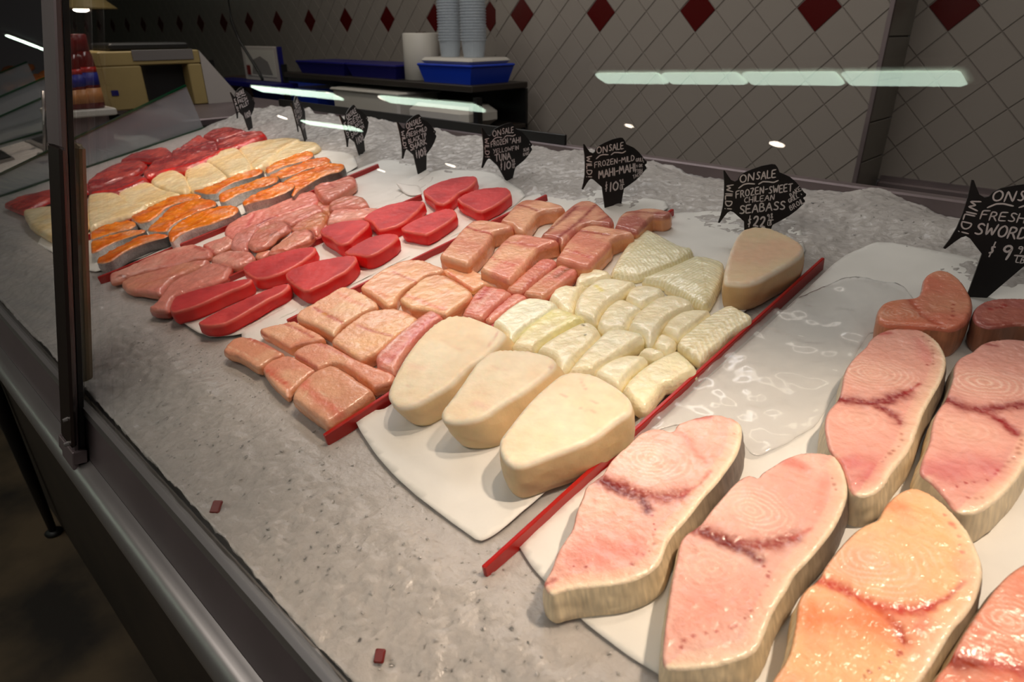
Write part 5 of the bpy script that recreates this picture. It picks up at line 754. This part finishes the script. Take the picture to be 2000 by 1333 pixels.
# crumpled blue bag in front of the lower shelf
g = np.linspace(0, 1, 22); A, B = np.meshgrid(g, g, indexing='ij'); hz = .035*np.sin(math.pi*A)**.5*np.sin(math.pi*B)**.5*(1+.9*(fbm(A*6, B*6, 77, 3)-.5)*2); q = np.arange(484).reshape(22, 22)
V = [(-2.80+.50*a+.01*math.sin(9*b), SY-.25+.22*b, .001+z+.02) for a, b, z in zip(A.ravel(), B.ravel(), hz.ravel())]; V += [(x, y, .02) for x, y, z in V]
Fs = [tuple(f) for f in np.stack([q[:-1, :-1], q[1:, :-1], q[1:, 1:], q[:-1, 1:]], -1).reshape(-1, 4)]; Fs += [tuple(484+i for i in reversed(f)) for f in Fs]
o = mesh('plastic_bag', V, Fs, M['dblue'], smooth=True); tag(o, 'crumpled deep blue plastic bag below the white bins', 'bag')
wtb = empty('work_table', (-3.2, 1.55, -.9)); tag(wtb, 'dark steel work table behind the ice bed', 'table'); put(MB().box((-4.9, 1.25, -.012), (-2.28, 1.93, .018), .004), 'table_top', M['shelf'], wtb)
for x, y in ((-4.85, 1.3), (-2.35, 1.3), (-4.85, 1.88), (-2.35, 1.88)): put(MB().tube([(x, y, -.9), (x, y, -.012)], .02, 8), 'leg', M['dsteel'], wtb)
# framed sheet leaning on the shelf
fs = empty('framed_notice', (-4.1, SY+.02, .148)); tag(fs, 'white framed notice with a faint grey picture propped at the left of the shelf', 'notice')
put(MB().box((-4.39, SY, .148), (-3.94, SY+.02, .345), .004), 'board', M['card'], fs); put(MB().box((-4.35, SY-.003, .175), (-3.98, SY-.0005, .325)), 'sheet', M['white'], fs)
put(MB().prism([(-4.28, .19), (-4.02, .19), (-4.06, .26), (-4.15, .29), (-4.24, .27)], lambda p: (p[0], SY-.0055, p[1]), lambda p: (p[0], SY-.0035, p[1])), 'picture', M['grey'], fs); put(MB().box((-4.345, SY-.006, .18), (-4.30, SY-.0035, .235)), 'red_mark', M['cap'], fs); put(MB().box((-3.939, SY-.002, .148), (-3.92, SY+.022, .345)), 'side_frame', M['dblue'], fs)
o = MB().box((-4.7, SY-.12, .118), (-3.85, SY+.06, .147), .004).build('tray', M['dblue']); tag(o, 'dark blue tray under the framed notice', 'tray')
o = MB().box((-4.88, SY+.07, .0205), (-4.6, SY+.3, .147), .01).build('storage_box', M['brown']); tag(o, 'brown box on the lower shelf below the notice', 'box')
# hanging cable
cp = [onY(x, y, 1.7) for x, y in [(440, -140), (443, -20), (452, 40), (468, 80), (488, 112), (505, 140), (513, 156)]]; cp = [tuple(p) for p in cp]; cp[0] = (cp[0][0], cp[0][1], 1.9)
o = MB().tube(cp, .008, 8).build('cable', M['dark'], smooth=True); tag(o, 'black cable hanging in front of the tiled wall', 'cable')
# label printer / scale on the counter past the divider
ctr = empty('service_counter', (-3.4, .98, -.9)); tag(ctr, 'steel service counter past the far end of the ice bed', 'counter')
put(MB().box((-4.4, .70, .150), (-2.26, 1.24, .175), .004), 'counter_top', M['dsteel'], ctr); put(MB().box((-4.38, 1.08, -.9), (-2.28, 1.23, .15)), 'cabinet', M['apron'], ctr)
PX = -2.72
def px_(x, y): p = onX(x, y, PX); return p[1], p[2]
pr = empty('label_printer', (PX-.12, .85, .176)); tag(pr, 'aged cream weighing scale printer with a wide slot', 'scale')
y0, zb = px_(212, 190); y1, _ = px_(388, 178); y0t, zt0 = px_(214, 101); _, zt1 = px_(375, 85); y1t = px_(375, 85)[0]
z0 = .1755; H = zt0
def wedge(mb, ya, yb, za, zb_, xa, xb, bev=.004): return mb.box((xa, ya, za), (xb, yb, zb_), bev)
sx = (y1t-y0)
body = MB(); wedge(body, y0, y1t+.02, z0+.145, H, PX-.26, PX); wedge(body, y0, y0+sx*.40, z0, z0+.1445, PX-.26, PX); wedge(body, y1t-.03, y1t+.02, z0, z0+.1445, PX-.26, PX)
put(body, 'housing', M['cream'], pr, label='aged cream plastic housing'); put(MB().box((PX-.25, y0+sx*.41, z0), (PX-.06, y1t-.03, z0+.144)), 'recess', M['dark'], pr)
put(MB().box((PX+.0005, y0+sx*.33, z0+.150+.01), (PX+.004, y1t-.005, z0+.150+.045), .001), 'slot_window', M['lcd'], pr); put(MB().box((PX-.24, y0+.05, H+.0005), (PX-.03, y1t, H+.025), .006), 'top_cover', M['dark'], pr)
put(MB().box((PX+.0005, y0+.012, z0+.05), (PX+.003, y0+.035, z0+.068), .001), 'badge', M['dblue'], pr)
mb = MB(); ye = px_(462, 152)[0]; mb.prism([(y1t+.0205, z0), (ye, z0), (ye, z0+.02), (y1t+.0205, H-.002)], lambda p: (PX-.26, p[0], p[1]), lambda p: (PX-.002, p[0], p[1])); put(mb, 'display_wedge', M['card'], pr, label='pale sloping display side')
# bottles beside the scale
bt = empty('bottle_tray', (-2.80, .58, .12)); 
BXX = -2.62; tp = [onX(x, y, BXX) for x, y in [(127, 205), (200, 215)]]; zt = float((tp[0][2]+tp[1][2])/2)-.004; ya, yb = float(tp[0][1])-.04, float(tp[1][1])+.03
bt.location = (BXX-.05, (ya+yb)/2, zt-.05); tag(bt, 'white metal tray stand holding the red bottles', 'tray'); put(MB().box((BXX-.16, ya, zt-.022), (BXX+.05, yb, zt), .004), 'tray_top', M['white'], bt); put(MB().box((BXX-.14, ya+.02, zt-.16), (BXX+.02, yb-.02, zt-.0225), .003), 'stand', M['dsteel'], bt)
lbs = ['red sauce bottle with blue label nearest the cream scale', 'red sauce bottle second from the cream scale', 'red sauce bottle third from the cream scale', 'red sauce bottle closest to the upright post']
for k, x in enumerate((184, 163, 146, 131)):
    p = onX(x, 200, BXX-.0); c = (float(p[0]), float(p[1]), zt+.0005); s = (.030, .026, .023, .022)[k]; hh = (.225, .215, .21, .21)[k]
    r = empty('sauce_bottle', c); tag(r, lbs[k], 'bottle', 'red sauce bottles on the tray'); put(MB().lathe(c, [(s*.9, 0), (s, .006), (s, hh*.58), (s*.95, hh*.70), (s*.8, hh*.78)], 20), 'bottle_body', M['sauce'], r, True)
    put(MB().lathe((c[0], c[1], c[2]+hh*.7805), [(s*.84, 0), (s*.86, hh*.2), (s*.75, hh*.215)], 20), 'cap', M['cap'], r, True); put(MB().lathe((c[0], c[1], c[2]+hh*.32), [(s*1.02, 0), (s*1.02, hh*.17)], 20), 'blue_label', M['label'], r, True); put(MB().lathe((c[0], c[1], c[2]+hh*.08), [(s*1.02, 0), (s*1.02, hh*.2)], 20), 'picture_label', M['orange'], r, True); put(MB().lathe((c[0], c[1], c[2]+hh*.495), [(s*1.02, 0), (s*1.02, hh*.07)], 20), 'red_band', M['red'], r, True)
# ================================================================== PAST THE DIVIDER
OF = -.045
def on2(x, y, h=OF): p = bed(x, y, h); return p[0], p[1]*math.cos(TILT)+p[2]*math.sin(TILT)
def quad_tray(pts, h0, h1, name, m, label, cat):
    P = [on2(x, y, h0) for x, y in pts]; r = empty(name, btow(P[0][0], P[0][1], h0)); tag(r, label, cat); cx = sum(p[0] for p in P)/4; cy = sum(p[1] for p in P)/4
    put(MB().prism(P[::-1], lambda p: btow(p[0], p[1], h0), lambda p: btow(p[0], p[1], h1)), 'rim', M['bsteel'], r); Q = [(cx+(p[0]-cx)*.88, cy+(p[1]-cy)*.88) for p in P]; put(MB().prism(Q[::-1], lambda p: btow(p[0], p[1], h1+.0005), lambda p: btow(p[0], p[1], h1+.003)), 'dark_inside', m, r)
quad_tray([(38, 272), (128, 256), (178, 262), (86, 293)], OF-.002, OF+.014, 'steel_pan', M['dark'], 'dark square steel pan sunk in the ice beyond the glass divider', 'pan')
quad_tray([(-40, 300), (0, 296), (32, 316), (-30, 330)], OF-.002, OF+.012, 'steel_pan', M['dark'], 'dark steel pan at the left edge of the photo', 'pan')
# orange fillets, far left
KIND['ofil'] = dict(name='orange_fish_fillet', group='orange fillets at the far left', h=.02, r=.006, sp=.012, base=(.90, .50, .20), base2=(.93, .58, .35), side=(.85, .42, .15), grain=.2, amp=.003)
for k, (x, y, lb) in enumerate([(12, 166, 'orange fillet at the far left edge, lowest'), (40, 158, 'orange fillet at the far left, second from the edge'), (66, 150, 'orange fillet at the far left, third from the edge'), (84, 143, 'orange fillet at the far left, nearest the upright post'), (14, 134, 'orange fillet of the upper far-left row at the edge'), (50, 130, 'orange fillet of the upper far-left row beside the post')]):
    pc('ofil', 'o', [(x-16, y+5), (x-8, y-3), (x+4, y-7), (x+14, y-6), (x+16, y-1), (x+8, y+5), (x-4, y+8)], lb)
c0 = bed(88, 300, -.02); c1 = onX(85, 178, c0[0]-.02)
hook = empty('chrome_bracket', tuple(c0)); tag(hook, 'thin chrome bracket standing just left of the upright post', 'bracket'); put(MB().tube([tuple(c0), tuple(c0+(c1-c0)*.5), tuple(c1)], .006, 10), 'rod', M['bsteel'], hook, True); put(MB().tube([tuple(c0+np.array([0, .012, 0])), tuple(c1+np.array([0, .012, 0]))], .004, 10), 'rod', M['bsteel'], hook, True); put(MB().box(c0-np.array([.02, .02, .006]), c0+np.array([.02, .03, .004]), .003), 'foot', M['bsteel'], hook)
# dim things beyond: far display case and hanging lamp
fc = empty('far_display_case', (-6.4, .3, -.9)); tag(fc, 'dim dark display case beyond the orange fillets', 'display case'); put(MB().box((-8.5, .08, -.9), (-4.5, .95, .12), .01), 'base', M['apron'], fc); put(MB().box((-8.5, .06, .1205), (-4.5, .97, .15), .005), 'top', M['dsteel'], fc); put(MB().prism([(.08, .1505), (.11, .1505), (.35, .55), (.32, .55)], lambda p: (-8.4, p[0], p[1]), lambda p: (-4.7, p[0], p[1])), 'hood', M['divglass'], fc)
p = onX(155, 5, -4.2); hl = empty('pendant_lamp', (p[0], p[1], p[2])); tag(hl, 'beige pendant lamp shade at the top left', 'lamp'); put(MB().lathe((p[0], p[1], p[2]-.03), [(.17, 0), (.16, .01), (.05, .10), (.03, .12)], 28), 'shade', M['cream'], hl, True); put(MB().tube([(p[0], p[1], p[2]+.09), (p[0], p[1], 1.9)], .006, 8), 'cord', M['dark'], hl); put(MB().lathe((p[0], p[1], p[2]-.042), [(.02, 0), (.035, .006), (.035, .0115)], 14), 'bulb', M['lampw'], hl)
# black slanting pole on the shop floor beside the case
fb = onZ(106, 1042, -.898); up = onX(2, 795, -1.80); st = empty('metal_pole', tuple(fb)); tag(st, 'thin black slanting metal pole standing on the shop floor beside the rail', 'pole')
put(MB().tube([tuple(fb+np.array([0, 0, .006])), tuple(fb+(up-fb)*.5), tuple(up), tuple(fb+(up-fb)*1.35)], [.010, .014, .016, .016], 10), 'shaft', M['dark'], st, True); put(MB().lathe(tuple(fb), [(.022, 0), (.024, .006), (.012, .016)], 16), 'foot', M['dark'], st, True)
